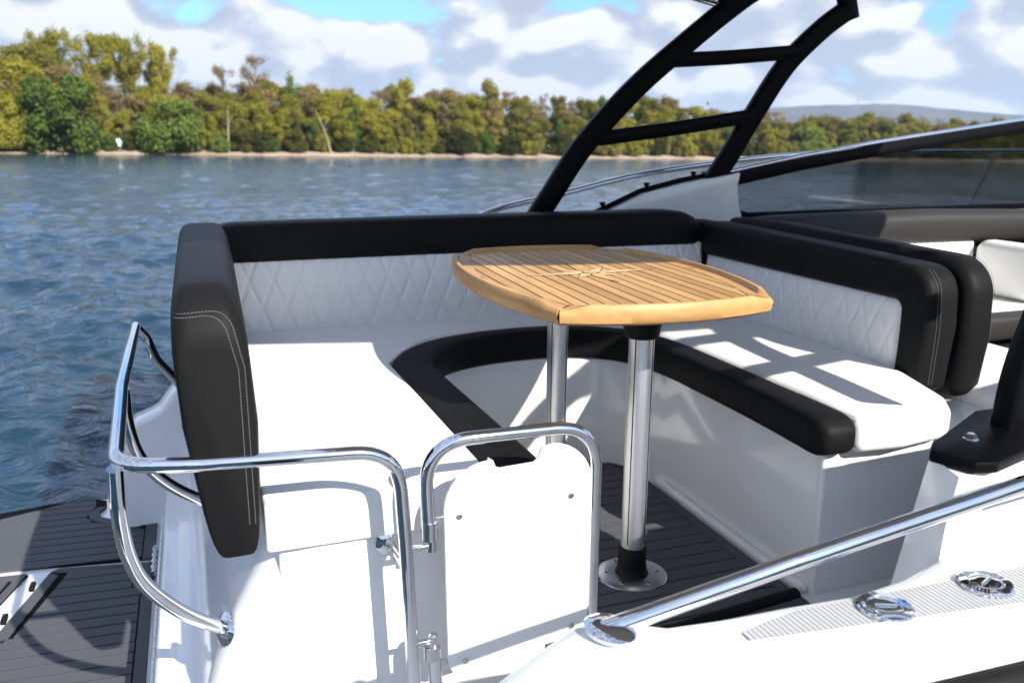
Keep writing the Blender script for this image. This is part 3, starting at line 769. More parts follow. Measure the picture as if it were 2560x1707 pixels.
# ------------------------------------------------------------------ starboard grab rail
hr = thing('grab_rail', 'thick chrome handrail sloping across the lower right foreground', 'railing')
tube('rail_tube', fil([(.436, .8635, .494), (.465, .858, .5035), (.715, .834, .560), (1.10, .830, .616), (1.7, .84, .66)], [.05, .3, .5], 10), .0128, 'chrome', hr, m=24)
fl = lathe('foot_flange', [(.030, -.003), (.030, .002), (.026, .0055), (.016, .008)], (0, 0, 0), 'chrome', hr, m=32)
fl.matrix_local = Matrix.Translation((.450, .856, .5005)) @ Matrix.Rotation(math.radians(-72), 4, 'Z') @ Matrix.Diagonal((1.25, .95, 1, 1))
setbase(hr, (.45, .86, .5))

# ------------------------------------------------------------------ bow rail
br = thing('bow_rail', 'thin chrome bow rail curving away beyond the windscreen', 'railing')
tube('rail_tube', catmull([(.95, 3.32, .60), (1.08, 3.33, .772), (1.45, 3.345, .857), (1.82, 3.35, .933), (2.28, 3.35, .988), (2.76, 3.35, 1.022), (3.36, 3.32, 1.032), (4.05, 3.25, 1.036), (4.7, 3.0, 1.04)], 6), .0125, 'chrome', br)
for xb, xt in ((3.60, 3.83), (2.1, 2.28)):
    tube('stanchion', [(xb, 3.30, .60), (xb + .03, 3.31, .66), (xt, 3.33, 1.02)], .011, 'chrome', br)
setbase(br, (2.4, 3.33, .6))

# ------------------------------------------------------------------ deck filler caps
def cap(x, y, rot, label):
    t = thing('deck_filler_cap', label, 'filler cap', group='chrome deck filler caps')
    fl = lathe('flange', [(.0365, 0), (.0365, .002), (.034, .0042), (.0235, .0050), (.0225, .0035)], (0, 0, 0), 'chrome', t, m=40)
    lathe('lid', [(.0215, .001), (.0215, .0044), (.019, .0050), (.010, .0046)], (0, 0, 0), 'chrome', t, m=36)
    tube('lid_handle', [(-.014, 0, .0062), (.014, 0, .0062)], .0016, 'steel', t, m=8)
    for k in range(3):
        a_ = math.radians(100 + 120 * k); lathe('screw', [(.0044, .003), (.0042, .0056), (.0026, .0064)], (.029 * math.cos(a_), .029 * math.sin(a_), 0), 'steel', t, m=12)
    bm = bmesh.new(); c = circ(.0006, 4)                # worn raised marking round the rim
    for k in range(9):
        a_ = math.radians(165 + 9 * k); p = V((.0262 * math.cos(a_), .0262 * math.sin(a_), .0052)); q2 = V((.0308 * math.cos(a_ + .03), .0308 * math.sin(a_ + .03), .0050))
        sweep_bm([p, q2], lambda i, tt_: c, None, bm)
    from_bm('marking', bm, 'steel', fl)
    t.location = (x, y, .5035); t.rotation_euler = (0, 0, math.radians(rot))
cap(.809, .776, -22, 'darker chrome filler cap nearer the grab rail foot on the side deck')
cap(.985, .779, 22, 'brighter chrome filler cap further right on the ribbed side deck')

# ------------------------------------------------------------------ black arch with canopy
ar = thing('targa_arch', 'black metal targa arch with ladder-like side frames rising over the cockpit', 'arch')
def rect_sec(wd, th, r=.4):
    return lambda i, t: [(a, b) for a, b in superell(th / 2, -wd / 2, wd / 2, 5, 16)]
def frame(yf, ytop, sgn, dm=0.0, df=0.0):
    Y = lambda zz: yf + (ytop - yf) * max(0, (zz - .6)) / 1.2
    P3 = lambda x, zz: V((x, Y(zz), zz))
    def bar(name, pts, wd, th=.045, n=8):
        if sgn < 0: pts = [(x + (dm * max(0, 1 - (zz - .6) / .6) if name in ('main_leg', 'foot_rib') else df if name.startswith('front') else 0), zz) for x, zz in pts]
        up = V((0, 1, 0)); path = catmull([P3(*p) for p in pts], n)
        sec = superell(wd / 2, -th / 2, th / 2, 5, 16)
        return from_bm(name, sweep_bm(path, lambda i, t: sec, up), 'black_paint', ar, deg=40)
    bar('main_leg', [(1.09 + (.03 if sgn < 0 else 0), .61), (1.17, .72), (1.27, .87), (1.40, 1.06), (1.60, 1.27), (1.80, 1.435), (1.97, 1.565), (2.10, 1.65), (2.30, 1.74), (2.55, 1.81)], .082)
    bar('front_leg', [(1.955, .88), (1.995, .945), (2.06, 1.045), (2.14, 1.18), (2.27, 1.375), (2.42, 1.515), (2.535, 1.595)], .080)
    bar('front_leg_return', [(2.555, 1.560), (2.52, 1.65), (2.46, 1.78)], .075, n=4)
    bar('cross_bar', [(1.74, 1.375), (2.0, 1.395), (2.30, 1.425)], .055, n=3)
    bar('cross_bar', [(1.46, 1.085), (1.78, 1.125), (2.12, 1.175)], .055, n=3)
    bar('top_stub', [(1.98, 1.575), (1.96, 1.66), (1.99, 1.78)], .07, n=3)
    if sgn < 0:
        # bolted foot of the near side
        poly = [(1.070, .945), (1.060, .968), (1.092, .995), (1.30, 1.10), (1.42, 1.10), (1.44, .985), (1.12, .895), (1.085, .905)]
        bm = extr_bm(poly, .6025, .622); bevel(bm, .004, 2, 30); ft = from_bm('foot_plate', bm, 'black_paint', ar)
        lathe('bolt', [(.013, .0215), (.013, .0235), (.0095, .024), (.0092, .031), (.006, .0325)], (1.163, .985, .6), 'steel', ar, m=6, deg=20)
        bar('foot_rib', [(1.15, .612), (1.185, .68), (1.24, .82)], .09, .05, n=4)
    else:
        box('foot_plate', (1.96, 2.10), (yf - .04, yf + .04), (.945, .957), 'black_paint', ar, bev=.003)
frame(3.05, 2.98, 1); frame(1.02, 1.05, -1, .185, -.20)
# canopy stretched over the arch, above the picture
can = thing('bimini_canopy', 'pale fabric bimini canopy stretched above the arch', 'canopy')
CE = lerp_tab([(.5, .82), (.8, .74), (1.15, .64), (1.5, .53), (2.2, .44), (3.3, .50)])
vs, fs = [], []; nx, ny = 16, 10
for th in (0, .012):
    for i in range(nx + 1):
        for j in range(ny + 1):
            x = .50 + (3.3 - .50) * i / nx; ye = CE(x); y = ye + (4.06 - 2 * ye) * j / ny
            s = (j / ny - .5) * 2; vs.append((x, y, 1.90 + .10 * (1 - s * s) + .03 * math.sin(math.pi * i / nx) + th))
n1 = (nx + 1) * (ny + 1)
for i in range(nx):
    for j in range(ny):
        k = i * (ny + 1) + j; fs += [(k, k + 1, k + ny + 2, k + ny + 1), (n1 + k, n1 + k + ny + 1, n1 + k + ny + 2, n1 + k + 1)]
pydata('fabric', vs, fs, 'canvas', can)
tube('canopy_bow', [(.52, .82, 1.895), (.52, 1.25, 1.95), (.52, 2.03, 1.99), (.52, 2.81, 1.95), (.52, 3.24, 1.895)], .014, 'chrome', can)
tube('canopy_strut', [(.54, 3.22, 1.90), (2.0, 3.10, 1.60)], .012, 'chrome', can); tube('canopy_strut', [(.54, .84, 1.90), (2.0, .98, 1.60)], .012, 'chrome', can)
setbase(can, (2.0, 2.03, 1.9)); setbase(ar, (1.1, 2.03, .6))

# ------------------------------------------------------------------ the boat lies slightly heeled
bpy.context.view_layer.update()
HEEL = Matrix(((0.999934, -0.001349, -0.011386), (0.001178, 0.999885, -0.015088), (0.011405, 0.015073, 0.999821))).to_4x4()
HEEL = Matrix.Translation(CAM) @ HEEL @ Matrix.Translation(-CAM)
for o in BOAT: o.matrix_world = HEEL @ o.matrix_world

# ------------------------------------------------------------------ river
ZW = -.55
rng = random.Random(7)
def water_material():
    m, t, out = material('water')
    geo = t.add('ShaderNodeNewGeometry').outputs['Position']
    v = t.vmath('MULTIPLY', geo, (1.0, 1.25, 1.0))
    a = t.noise(v, 1.7, 5, .6, .5); b = t.noise(v, 8.0, 3, .55, .3); c = t.noise(v, .35, 3, .5)
    h = t.math('ADD', t.math('MULTIPLY', a, .75), t.math('ADD', t.math('MULTIPLY', b, .16), t.math('MULTIPLY', c, .9)))
    bp = t.add('ShaderNodeBump', {'Height': h, 'Strength': 1.0, 'Distance': .12})
    p = t.add('ShaderNodeBsdfPrincipled', {'Base Color': (.007, .031, .052, 1), 'Roughness': .04, 'IOR': 1.333, 'Specular IOR Level': .5})
    t.l.new(bp.outputs[0], p.inputs['Normal']); t.l.new(p.outputs[0], out.inputs[0])
water_material()
waves = []
for k in range(110):
    lam = .20 * (17 ** rng.random()); th = rng.gauss(.55, .85); kk = 2 * math.pi / lam
    waves.append((lam, kk * math.cos(th), kk * math.sin(th), rng.random() * 6.28, lam * .0078 * (1.0 if lam < .9 else .55 if lam < 1.8 else .32)))
rr_ = np.concatenate([2.0 * (80 / 2.0) ** (np.arange(640) / 640), 80 * (2600 / 80) ** (np.arange(91) / 90)])
aa_ = np.radians(np.concatenate([np.linspace(-62, 33, 40, endpoint=False), np.linspace(33, 106, 400, endpoint=False), np.linspace(106, 150, 21)]))
RR, AA = np.meshgrid(rr_, aa_, indexing='ij')
PX, PY = RR * np.cos(AA), RR * np.sin(AA)
cell = np.where((AA > math.radians(32)) & (AA < math.radians(107)), np.maximum(RR * .0062, .02), RR * .05)
cell = np.where(RR > 80, RR * .04, cell)
gust = .72 + .28 * np.sin(PX * .11 + 1.3 * np.sin(PY * .07)) * np.sin(PY * .09 + .8 * np.sin(PX * .05) + 1.0)
HH = np.zeros_like(PX)
for lam, kx, ky, ph, am in waves:
    wgt = np.clip(lam / cell / 2.4 - 1, 0, 1)
    HH += wgt * am * np.sin(kx * PX + ky * PY + ph)
HH *= gust
nr, na = PX.shape
co = np.stack([PX, PY, ZW + HH], -1).reshape(-1, 3).astype(np.float32)
I = np.arange(nr * na).reshape(nr, na)
quads = np.stack([I[:-1, :-1], I[1:, :-1], I[1:, 1:], I[:-1, 1:]], -1).reshape(-1, 4).astype(np.int32)
me = bpy.data.meshes.new('river_water'); me.vertices.add(len(co)); me.vertices.foreach_set('co', co.ravel())
me.loops.add(quads.size); me.loops.foreach_set('vertex_index', quads.ravel())
me.polygons.add(len(quads)); me.polygons.foreach_set('loop_start', np.arange(0, quads.size, 4, dtype=np.int32))
me.polygons.foreach_set('use_smooth', np.ones(len(quads), dtype=bool)); me.update(calc_edges=True)
struct(link('river_water', me, 'water', smooth=False))
# plain water sheet under and behind the boat, out to the horizon
o = pydata('river_sheet', [(-4000, -1500, ZW - .25), (6000, -1500, ZW - .25), (6000, 4000, ZW - .25), (-4000, 4000, ZW - .25)], [(0, 1, 2, 3)], 'water'); struct(o)

# ------------------------------------------------------------------ far bank
shore = [(-900, -60), (-400, 60), (-140, 140), (-60, 160), (-32, 168), (0, 176), (30, 184), (78, 193), (140, 205), (240, 222), (420, 250), (900, 330), (2500, 600)]
def shore_y(x):
    for (a, ya), (b, yb) in zip(shore, shore[1:]):
        if x <= b: return ya + (yb - ya) * (x - a) / (b - a)
    return shore[-1][1]
def bank_material():
    m, t, out = material('gravel_bank')
    geo = t.add('ShaderNodeNewGeometry').outputs['Position']
    n = t.noise(geo, 1.6, 6, .7); n2 = t.noise(geo, .15, 3, .5)
    c = t.ramp(t.math('ADD', t.math('MULTIPLY', n, .6), t.math('MULTIPLY', n2, .4)), [(.35, (.19, .14, .095)), (.5, (.34, .26, .19)), (.65, (.46, .38, .30))])
    p = t.add('ShaderNodeBsdfPrincipled', {'Base Color': c, 'Roughness': .95, 'Specular IOR Level': .1}); t.l.new(p.outputs[0], out.inputs[0])
    m, t, out = material('forest_floor')
    geo = t.add('ShaderNodeNewGeometry').outputs['Position']
    n = t.noise(geo, .5, 5, .6)
    c = t.ramp(n, [(.35, (.035, .04, .015)), (.6, (.08, .075, .03))])
    p = t.add('ShaderNodeBsdfPrincipled', {'Base Color': c, 'Roughness': 1, 'Specular IOR Level': 0}); t.l.new(p.outputs[0], out.inputs[0])
bank_material()
vs, fs = [], []
bx = [-900 + 6 * k for k in range(0, 360)]
prof = [(-1.5, -.8), (0, -.03), (1.2, .22), (2.6, .50), (3.6, .62), (6, .9)]
for x in bx:
    y = shore_y(x) + 1.2 * noise.noise(V((x * .07, 0, 0)))
    for k, (dy, h) in enumerate(prof): vs.append((x, y + dy, ZW + h + (.18 * noise.noise(V((x * .3, k * 3.1, 0))) if k > 1 else 0)))
m = len(prof)
for i in range(len(bx) - 1):
    for k in range(m - 1): fs.append((i * m + k, (i + 1) * m + k, (i + 1) * m + k + 1, i * m + k + 1))
struct(pydata('gravel_shore', vs, fs, 'gravel_bank'))
vs, fs = [], []
for x in bx:
    y = shore_y(x)
    vs += [(x, y + 4.5, ZW + .62), (x, y + 12, ZW + 1.0), (x, y + 140, ZW + 2.2), (x, y + 900, ZW + 4)]
for i in range(len(bx) - 1):
    for k in range(3): fs.append((i * 4 + k, (i + 1) * 4 + k, (i + 1) * 4 + k + 1, i * 4 + k + 1))
struct(pydata('island_ground', vs, fs, 'forest_floor'))

# ------------------------------------------------------------------ far hills
def hill_material():
    m, t, out = material('hill_wood')
    geo = t.add('ShaderNodeNewGeometry').outputs['Position']
    n = t.noise(geo, .012, 6, .65); n2 = t.noise(geo, .0025, 3, .5)
    c = t.ramp(t.math('ADD', t.math('MULTIPLY', n, .6), t.math('MULTIPLY', n2, .4)), [(.36, (.025, .035, .02)), (.5, (.07, .06, .04)), (.66, (.13, .11, .07))])
    p = t.add('ShaderNodeBsdfPrincipled', {'Base Color': c, 'Roughness': 1, 'Specular IOR Level': 0}); t.l.new(p.outputs[0], out.inputs[0])
hill_material()
def hills(name, dist, hfun, depth, seed, n=240, az0=-40, az1=90, step=26):
    vs, fs = [], []; rows = 8
    for i in range(n + 1):
        az = math.radians(az0 + (az1 - az0) * i / n); hh = hfun(math.degrees(az))
        for k in range(rows + 1):
            t = k / rows; r = dist + depth * t
            zz = hh * math.sin(t * math.pi / 2) ** .8 * (1 + .05 * noise.noise(V((i * .12, k * .4, seed)))) + (.02 * hh * noise.noise(V((i * .9, k * 1.3, seed))) if k else 0)
            vs.append((r * math.sin(az), r * math.cos(az), ZW + zz - (2 if k == 0 else 0)))
    for i in range(n):
        for k in range(rows):
            a = i * (rows + 1) + k; fs.append((a, a + 1, a + rows + 2, a + rows + 1))
    struct(pydata(name, vs, fs, 'hill_wood'))
def h_far(a):       # degrees to the right of the boat's beam
    tab = lerp_tab([(-40, 300), (-12, 330), (2, 320), (8, 250), (16, 235), (24, 215), (27, 225), (31, 210), (34, 262), (38, 300), (41, 305), (45, 295), (49, 255), (53, 205), (60, 190), (90, 200)])
    return 1.02 * tab(a) * (1 + .05 * noise.noise(V((a * .35, 3.3, 0))) + .02 * noise.noise(V((a * 1.6, 1.1, 0))))
def h_near(a):
    tab = lerp_tab([(-40, 60), (0, 60), (30, 70), (37, 130), (44, 150), (52, 110), (60, 90), (90, 80)])
    return tab(a) * (1 + .1 * noise.noise(V((a * .4, 9.3, 0))))
hills('far_hills', 5200, h_far, 900, 1.0)
hills('near_hills', 3600, h_near, 500, 4.0)
mst = lathe('radio_mast', [(2.2, 0), (1.6, 60), (.9, 95), (.3, 120)], (0, 0, 0), 'pale_bark', m=8)
mst.location = (5600 * math.sin(math.radians(41.3)), 5600 * math.cos(math.radians(41.3)), 265)
tag(mst, 'thin radio mast on the crest of the distant hill', 'mast', boat=False)

# ------------------------------------------------------------------ trees
def leaf_cloud(rg, lobes, nq, size, up=.25, droop=0.0):
    """leaf clump faces spread through the volume of the lobes"""
    vs, fs = [], []
    tot = sum(l[3] * l[4] * l[5] for l in lobes) ** 1
    wts = [(l[3] * l[4] * l[5]) ** .67 for l in lobes]; sw = sum(wts)
    for l, wt in zip(lobes, wts):
        cnt = max(8, int(nq * wt / sw)); cx, cy, cz, rx, ry, rz = l
        for _ in range(cnt):
            while True:
                d = V((rg.gauss(0, 1), rg.gauss(0, 1), rg.gauss(0, 1)))
                if d.length > .1: break
            d.normalize(); rr = (rg.random() ** .45) * (1 + .18 * rg.gauss(0, 1))
            p = V((cx + d.x * rx * rr, cy + d.y * ry * rr, cz + d.z * rz * rr))
            if p.z < .1: p.z = .1 + rg.random() * .4
            nrm = (d + V((rg.gauss(0, .55), rg.gauss(0, .55), rg.gauss(0, .55) + up))).normalized()
            a = nrm.cross(V((rg.gauss(0, 1), rg.gauss(0, 1), rg.gauss(0, 1)))).normalized(); b = nrm.cross(a)
            s = size * (.55 + .9 * rg.random()); s2 = s * (.5 + .5 * rg.random())
            if droop: b = (b + V((0, 0, -droop))).normalized(); s2 *= 1.5
            k = len(vs)
            vs += [p - a * s - b * s2 * .4, p + a * s * .2 - b * s2, p + a * s + b * s2 * .3, p - a * s * .1 + b * s2]
            fs.append((k, k + 1, k + 2, k + 3))
    return vs, fs
def limb_bm(bm, p0, p1, r0, r1, m=5):
    path = [V(p0), (V(p0) + V(p1)) / 2 + V((0, 0, .0)), V(p1)]; rr = [r0, (r0 + r1) / 2, r1]
    sweep_bm(path, lambda i, t: circ(rr[i], m), None, bm)
def make_proto(kind, seed):
    """unit prototypes: height about 1 = 10 m handled through scale; returns (crown mesh, trunk mesh)"""
    rg = random.Random(seed); lobes = []; bm = bmesh.new()
    if kind == 'bush':            # dense round willow down to the ground, 6 m
        H_, W_ = 6.0, 2.9
        for k in range(26):
            t = rg.random(); zz = .7 + t * 4.6; rad = W_ * math.sqrt(max(.08, 1 - ((zz - 2.4) / 3.6) ** 2)) * .78; an = rg.random() * 6.28
            lobes.append((rad * math.cos(an), rad * math.sin(an), zz, .8 + .5 * rg.random(), .8 + .5 * rg.random(), .75 + .5 * rg.random()))
        lobes.append((0, 0, 2.6, 2.0, 2.0, 2.3)); nq, size = 11000, .13
        limb_bm(bm, (0, 0, 0), (.2, 0, 3.4), .22, .08)
        for k in range(4):
            an = k * 1.6; limb_bm(bm, (0, 0, .4), (1.3 * math.cos(an), 1.3 * math.sin(an), 3.0), .12, .04)
        dr = .5
    elif kind == 'tree':          # broad uneven woodland tree, 12 m
        limb_bm(bm, (0, 0, 0), (.15, .1, 5.5), .24, .15); limb_bm(bm, (.15, .1, 5.4), (-.2, 0, 11), .15, .03)
        for k in range(24):
            zz = 2.0 + 9.6 * rg.random(); env = 2.7 * (1 - abs(zz - 6.2) / 7.8) + .3; an = rg.random() * 6.28; rad = env * (.35 + .65 * rg.random())
            x, y = rad * math.cos(an), rad * math.sin(an)
            lobes.append((x, y, zz, .6 + .7 * rg.random(), .6 + .7 * rg.random(), .7 + .9 * rg.random()))
            if k % 3 == 0: limb_bm(bm, (0, 0, max(1.2, zz - 2.2)), (x * .9, y * .9, zz), .08, .02, 4)
        nq, size, dr = 10500, .125, .0
    elif kind == 'column':        # slender upright tree, 11 m
        limb_bm(bm, (0, 0, 0), (.1, 0, 10), .2, .03)
        for k in range(18):
            zz = 1.4 + 9.4 * rg.random(); rad = 1.15 * rg.random(); an = rg.random() * 6.28
            lobes.append((rad * math.cos(an), rad * math.sin(an), zz, .5 + .45 * rg.random(), .5 + .45 * rg.random(), .9 + .8 * rg.random()))
        nq, size, dr = 7600, .12, 0
    elif kind == 'vase':          # tall poplar with fan crowns on bare stems, 20 m
        nst = 3
        for sidx in range(nst):
            an = sidx * 2.1 + rg.random(); tx, ty = 2.0 * math.cos(an), 1.4 * math.sin(an)
            limb_bm(bm, (0, 0, 0), (tx * .5, ty * .5, 9.5), .32, .2, 6); limb_bm(bm, (tx * .5, ty * .5, 9.4), (tx * 1.1, ty * 1.1, 18.5), .2, .04)
            for k in range(22):
                t = rg.random(); zz = 10.5 + 9.0 * t; sp = .3 + 1.7 * t; a2 = rg.random() * 6.28
                x, y = tx * (.6 + .5 * t) + sp * math.cos(a2), ty * (.6 + .5 * t) + sp * math.sin(a2)
                lobes.append((x, y, zz, .6 + .4 * rg.random(), .6 + .4 * rg.random(), .9 + .7 * rg.random()))
                if k % 2: limb_bm(bm, (tx * .55, ty * .55, 9.5 + 3 * t), (x, y, zz), .07, .015, 4)
        nq, size, dr = 12500, .13, 0
    else:                         # bare twiggy tree with buds, 14 m
        limb_bm(bm, (0, 0, 0), (.1, 0, 6.5), .18, .11); limb_bm(bm, (.1, 0, 6.4), (.0, .1, 13.5), .11, .015)
        for k in range(30):
            zz = 4.5 + 8.8 * rg.random(); an = rg.random() * 6.28; ln = (1.0 + 1.8 * rg.random()) * (1.15 - .4 * (zz - 4.5) / 9)
            q0 = V((.05, 0, zz - ln * 1.1)); q1 = V((ln * .75 * math.cos(an), ln * .75 * math.sin(an), zz + .3))
            limb_bm(bm, q0, q1, .045, .012, 3)
            for j in range(4):
                t = .35 + .6 * rg.random(); b0 = q0.lerp(q1, t); b1 = b0 + V((rg.gauss(0, .5), rg.gauss(0, .5), .5 + .6 * rg.random()))
                limb_bm(bm, b0, b1, .018, .006, 3)
            lobes.append((q1.x * .9, q1.y * .9, zz, .7, .7, .8))
        nq, size, dr = 3600, .085, 0
    vs, fs = leaf_cloud(rg, lobes, nq, size, droop=dr)
    cm = bpy.data.meshes.new('crown'); cm.from_pydata([tuple(v) for v in vs], [], fs)
    bmesh.ops.recalc_face_normals(bm, faces=bm.faces); tm = bpy.data.meshes.new('trunk'); bm.to_mesh(tm); bm.free()
    return cm, tm
PRO = {k: [make_proto(k, 11 * i + len(k)) for i in range(n)] for k, n in (('bush', 3), ('tree', 4), ('column', 2), ('vase', 2), ('bare', 3))}
LEAFMESH = {}
def tree(kind, leaf, x, back, h, wide, label, group=None, name=None, rg=rng, z0=None, trunk='bark'):
    i = rg.randrange(len(PRO[kind])); cm, tm = PRO[kind][i]
    base = {'bush': 6.5, 'tree': 13.2, 'column': 12.4, 'vase': 22.0, 'bare': 14.6}[kind]
    def variant(me, mt):
        key = (me.name, mt)
        if key not in LEAFMESH:
            c = me.copy(); c.materials.clear(); c.materials.append(MATS[mt]); LEAFMESH[key] = c
        return LEAFMESH[key]
    root = thing(name or {'bush': 'willow_bush', 'tree': 'woodland_tree', 'column': 'slender_tree', 'vase': 'poplar_tree', 'bare': 'bare_tree'}[kind], label, 'tree' if kind != 'bush' else 'bush', group=group, boat=False)
    y = shore_y(x) + back
    root.location = (x, y, ZW + (z0 if z0 is not None else .55 + min(1, back * .04)))
    s = h / base; root.scale = (s * wide, s * wide, s); root.rotation_euler = (0, 0, rg.random() * 6.28)
    for nm, me, mt in (('crown', cm, leaf), ('trunk', tm, trunk)):
        o = bpy.data.objects.new(nm, variant(me, mt)); COL.objects.link(o); o.parent = root
    return root
def xat(px, back=4):
    """X on the far bank in the direction of an image column (for laying out the wood)"""
    az = math.radians(20.3) + math.atan((px - 1280) / 2150 * math.cos(math.radians(12.5)))
    x = 0.0
    for _ in range(40): x = (shore_y(x) + back) * math.tan(az)
    return x
def H(px, top, base, back=4):
    x = xat(px, back); return (base - top) / 2150 * math.hypot(x, shore_y(x) + back) * .985
# --- the trees one can pick out
tree('bush', 'leaf_green', xat(420), 1.2, H(420, 250, 386, 1), 1.12, 'round dark green willow standing at the waterline right of the white sign', z0=.05)
tree('bush', 'leaf_green', xat(150), 1.5, H(150, 205, 382, 1), 1.0, 'big blue-green willow at the waterline left of the white sign', z0=.05)
tree('bush', 'leaf_yellow', xat(12), 3, H(12, 275, 380), 1.05, 'yellow-green bush at the left edge of the far bank')
for px, top, hh in ((150, 112, 0), (245, 113, 0), (325, 118, 0), (395, 128, 0)):
    tree('vase', 'leaf_yellow', xat(px, 22), 22, H(px, top, 380, 22), 1.2, {150: 'leftmost of the tall fan-crowned poplars above the left wood', 245: 'second tall fan-crowned poplar from the left', 325: 'third tall fan-crowned poplar from the left', 395: 'rightmost of the tall fan-crowned poplars'}[px], 'tall poplars at the left')
tree('tree', 'leaf_olive', xat(60, 14), 14, H(60, 150, 380, 14), 1.15, 'broad olive tree at the far left below the poplars')
tree('tree', 'leaf_olive', xat(110, 16), 16, H(110, 150, 380, 16), 1.1, 'broad olive tree behind the blue-green willow')
tree('bare', 'leaf_bud', xat(560, 14), 14, H(560, 175, 386, 14), 1.0, 'leafless brown tree at left of the pair rising above the wood')
tree('bare', 'leaf_bud', xat(640, 14), 14, H(640, 155, 386, 14), 1.1, 'tallest leafless brown tree rising above the wood')
tree('column', 'leaf_green', xat(725, 12), 12, H(725, 205, 388, 12), .8, 'small dark green pointed tree top right of the leafless pair')
tree('tree', 'leaf_yellow', xat(1003, 9), 9, H(1003, 207, 390, 9), .9, 'tall yellow-green tree with rounded top in mid wood')
tree('column', 'leaf_olive', xat(1215, 10), 10, H(1215, 200, 392, 10), 1.1, 'tallest tree just left of the black arch')
tree('column', 'leaf_green', xat(1497, 10), 10, H(1497, 243, 394, 10), 1.0, 'bright green tree top beside the arch leg')
tree('bush', 'leaf_green', xat(2010), 4, H(2010, 325, 402), 1.2, 'rounded bright green bush right of the arch')
# two dead leaning stems
for px, dx, lb in ((565, -.2, 'pale bare trunk standing at the edge of the wood'), (822, 2.4, 'pale dead trunk leaning left in front of the wood')):
    bm = bmesh.new(); hh = 9.0; limb_bm(bm, (0, 0, 0), (-dx * .5, 0, hh * .5), .16, .11, 6); limb_bm(bm, (-dx * .5, 0, hh * .49), (-dx * 1.3, 0, hh), .11, .04, 6)
    limb_bm(bm, (-dx * .6, 0, hh * .6), (-dx * .6 + 1.0, 0, hh * .8), .05, .02, 4)
    o = from_bm('dead_trunk', bm, 'pale_bark'); x = xat(px, 2.6); o.location = (x, shore_y(x) + 2.6, ZW + .4); tag(o, lb, 'tree trunk', boat=False)
# --- the rows that merge into one another
ZONES = [(560, 'left of pale trunk'), (830, 'right of pale trunk'), (1300, 'left of arch'), (1900, 'behind arch'), (2700, 'right of arch')]
def zone(px): return next(n for q, n in ZONES if px < q)
LOOK = {'leaf_yellow': 'yellow-green', 'leaf_olive': 'olive', 'leaf_green': 'fresh green', 'leaf_brown': 'reddish brown', 'leaf_dark': 'dark green', 'leaf_bud': 'pale leafless'}
topline = lerp_tab([(-150, 160), (0, 170), (120, 185), (300, 240), (440, 235), (500, 245), (640, 222), (760, 228), (900, 228), (1100, 238), (1280, 243), (1500, 256), (1600, 252), (1700, 266), (1900, 298), (2100, 302), (2300, 312), (2500, 322), (2700, 328)])
baseln = lerp_tab([(-150, 380), (0, 381), (850, 389), (1280, 392), (1960, 402), (2600, 408)])
rg = random.Random(23)
def row(step, back, frac, kinds, jit, x0=-140, x1=2620, wide=1.0):
    px = x0
    while px < x1:
        p = px + rg.uniform(-jit, jit); tl, bl = topline(p), baseln(p)
        f = rg.uniform(*frac); kind, lf = rg.choice(kinds)
        skip = any(abs(p - q) < 52 for q in (420, 150)) and back < 8
        if not skip:
            bk = back + rg.uniform(-.25, .25) * back; h = max(2.5, H(p, bl - (bl - tl) * f, bl, bk))
            nm = {'bush': 'bush', 'tree': 'tree', 'column': 'sapling', 'bare': 'tree'}[kind]
            lay = 'at the foot of' if back < 6 else ('inside' if back < 15 else 'at the back of')
            tree(kind, lf, xat(p, bk), bk, h, wide * rg.uniform(.8, 1.15), '%s %s %s far wood %s' % (LOOK[lf], nm, lay, zone(p)), 'trees of the far wood ' + zone(p), rg=rg)
        px += step * rg.uniform(.75, 1.25) * (1 if px < 1700 else .85)
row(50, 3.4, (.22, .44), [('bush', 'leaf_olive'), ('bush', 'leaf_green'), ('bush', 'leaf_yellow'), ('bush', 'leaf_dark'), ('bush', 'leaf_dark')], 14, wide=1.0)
row(36, 6.5, (.5, .76), [('tree', 'leaf_yellow'), ('tree', 'leaf_olive'), ('column', 'leaf_yellow'), ('tree', 'leaf_olive'), ('column', 'leaf_green'), ('tree', 'leaf_yellow')], 16, wide=1.45)
row(34, 12, (.80, .96), [('tree', 'leaf_olive'), ('tree', 'leaf_yellow'), ('tree', 'leaf_brown'), ('tree', 'leaf_yellow'), ('tree', 'leaf_olive'), ('bare', 'leaf_bud')], 16, wide=1.55)
row(36, 20, (.94, 1.05), [('tree', 'leaf_brown'), ('bare', 'leaf_bud'), ('tree', 'leaf_olive'), ('bare', 'leaf_bud')], 18, wide=1.25)
# say which one, counting from the left
same = {}
for o in COL.objects:
    if o.get('group', '').startswith('trees of the far wood'): same.setdefault(o['label'], []).append(o)
for lb, obs in same.items():
    if len(obs) > 1:
        obs.sort(key=lambda o: math.atan2(o.location.x, o.location.y))
        for k, o in enumerate(obs):
            n_ = k + 1; suf = 'th' if 10 < n_ < 20 else {1: 'st', 2: 'nd', 3: 'rd'}.get(n_ % 10, 'th')
            o['label'] = '%s, %d%s from left' % (lb, n_, suf)
# dense understorey behind the rows: one dark mass
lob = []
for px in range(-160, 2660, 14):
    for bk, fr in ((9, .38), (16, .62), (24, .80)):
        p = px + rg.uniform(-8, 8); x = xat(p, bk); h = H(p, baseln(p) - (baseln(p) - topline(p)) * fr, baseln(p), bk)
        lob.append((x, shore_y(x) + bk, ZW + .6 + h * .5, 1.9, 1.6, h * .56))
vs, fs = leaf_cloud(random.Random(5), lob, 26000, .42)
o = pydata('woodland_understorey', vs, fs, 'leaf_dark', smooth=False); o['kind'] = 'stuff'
o['label'] = 'dark dense undergrowth filling the wood on the far bank'; o['category'] = 'undergrowth'

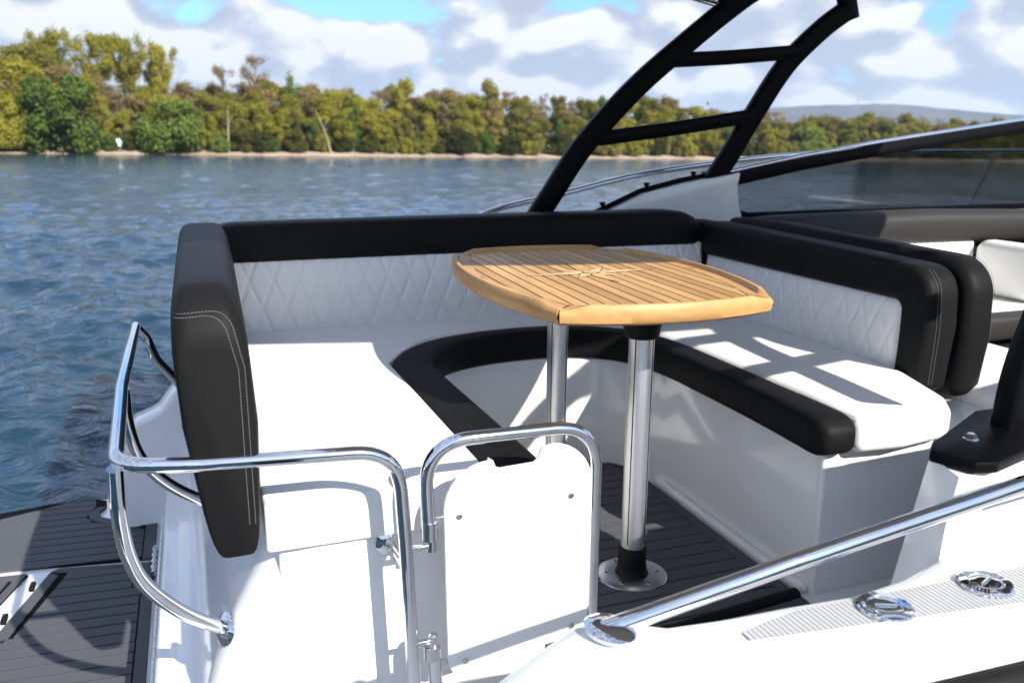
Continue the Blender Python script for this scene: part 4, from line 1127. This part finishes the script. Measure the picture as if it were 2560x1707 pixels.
# ------------------------------------------------------------------ river sign on the bank
x = xat(294, 1.6)
sg = thing('river_sign', 'small white and green navigation sign on the far bank between two willows', 'sign', boat=False)
bm = extr_bm([(-.55, 1.35), (.05, 1.35), (.12, 1.0), (.05, .4), (.12, .1), (-.2, .0), (-.32, .5), (-.55, .9)], -.02, .02, 'Y'); from_bm('white_panel', bm, 'sign_white', sg, smooth=False)
bm = extr_bm([(.09, 1.2), (.42, 1.05), (.38, .3), (.16, .15), (.1, .45), (.17, 1.0)], -.02, .02, 'Y'); from_bm('green_panel', bm, 'sign_green', sg, smooth=False)
tube('post', [(0, .05, -1.6), (0, .05, 1.2)], .05, 'pale_bark', sg, m=8)
sg.location = (x, shore_y(x) + 1.0, ZW + 1.35)

# ------------------------------------------------------------------ near bank behind the camera
vs, fs = [], []
for k in range(41):
    x = -200 + 10 * k; vs += [(x, -9, ZW - .6), (x, -12, ZW + .8), (x, -60, ZW + 2), (x, -400, ZW + 3)]
for i in range(40):
    for k in range(3): fs.append((i * 4 + k, i * 4 + k + 1, (i + 1) * 4 + k + 1, (i + 1) * 4 + k))
struct(pydata('near_bank', vs, fs, 'forest_floor'))
lob = []
rg2 = random.Random(41)
for k in range(150):
    x = -150 + 2.0 * k + rg2.uniform(-1, 1); y = -15 - rg2.random() * 9; h = rg2.uniform(2.5, 4.5)
    lob.append((x, y, ZW + h * .5, 1.8, 1.8, h * .5))
vs, fs = leaf_cloud(random.Random(9), lob, 12000, .5)
o = pydata('added_sky_block_wood', vs, fs, 'leaf_dark', smooth=False); o['kind'] = 'stuff'  # unseen leaf mass, added to hold back low sky light from the boat

# ------------------------------------------------------------------ air
hz = bpy.data.materials.new('haze_air'); hz.use_nodes = True; t = NT(hz.node_tree); t.n.clear()
out = t.add('ShaderNodeOutputMaterial')
pv = t.add('ShaderNodeVolumePrincipled', {'Color': (.62, .79, 1.0, 1), 'Density': 1.15e-4, 'Anisotropy': .2})
t.l.new(pv.outputs[0], out.inputs['Volume'])
bm = bmesh.new(); bmesh.ops.create_cube(bm, size=1.0)
for v in bm.verts: v.co = V((v.co.x * 13000 + 500, v.co.y * 13000 + 1500, -3.0 if v.co.z < 0 else 420.0))
o = from_bm('haze', bm, None, smooth=False); o.data.materials.append(hz); o['kind'] = 'stuff'
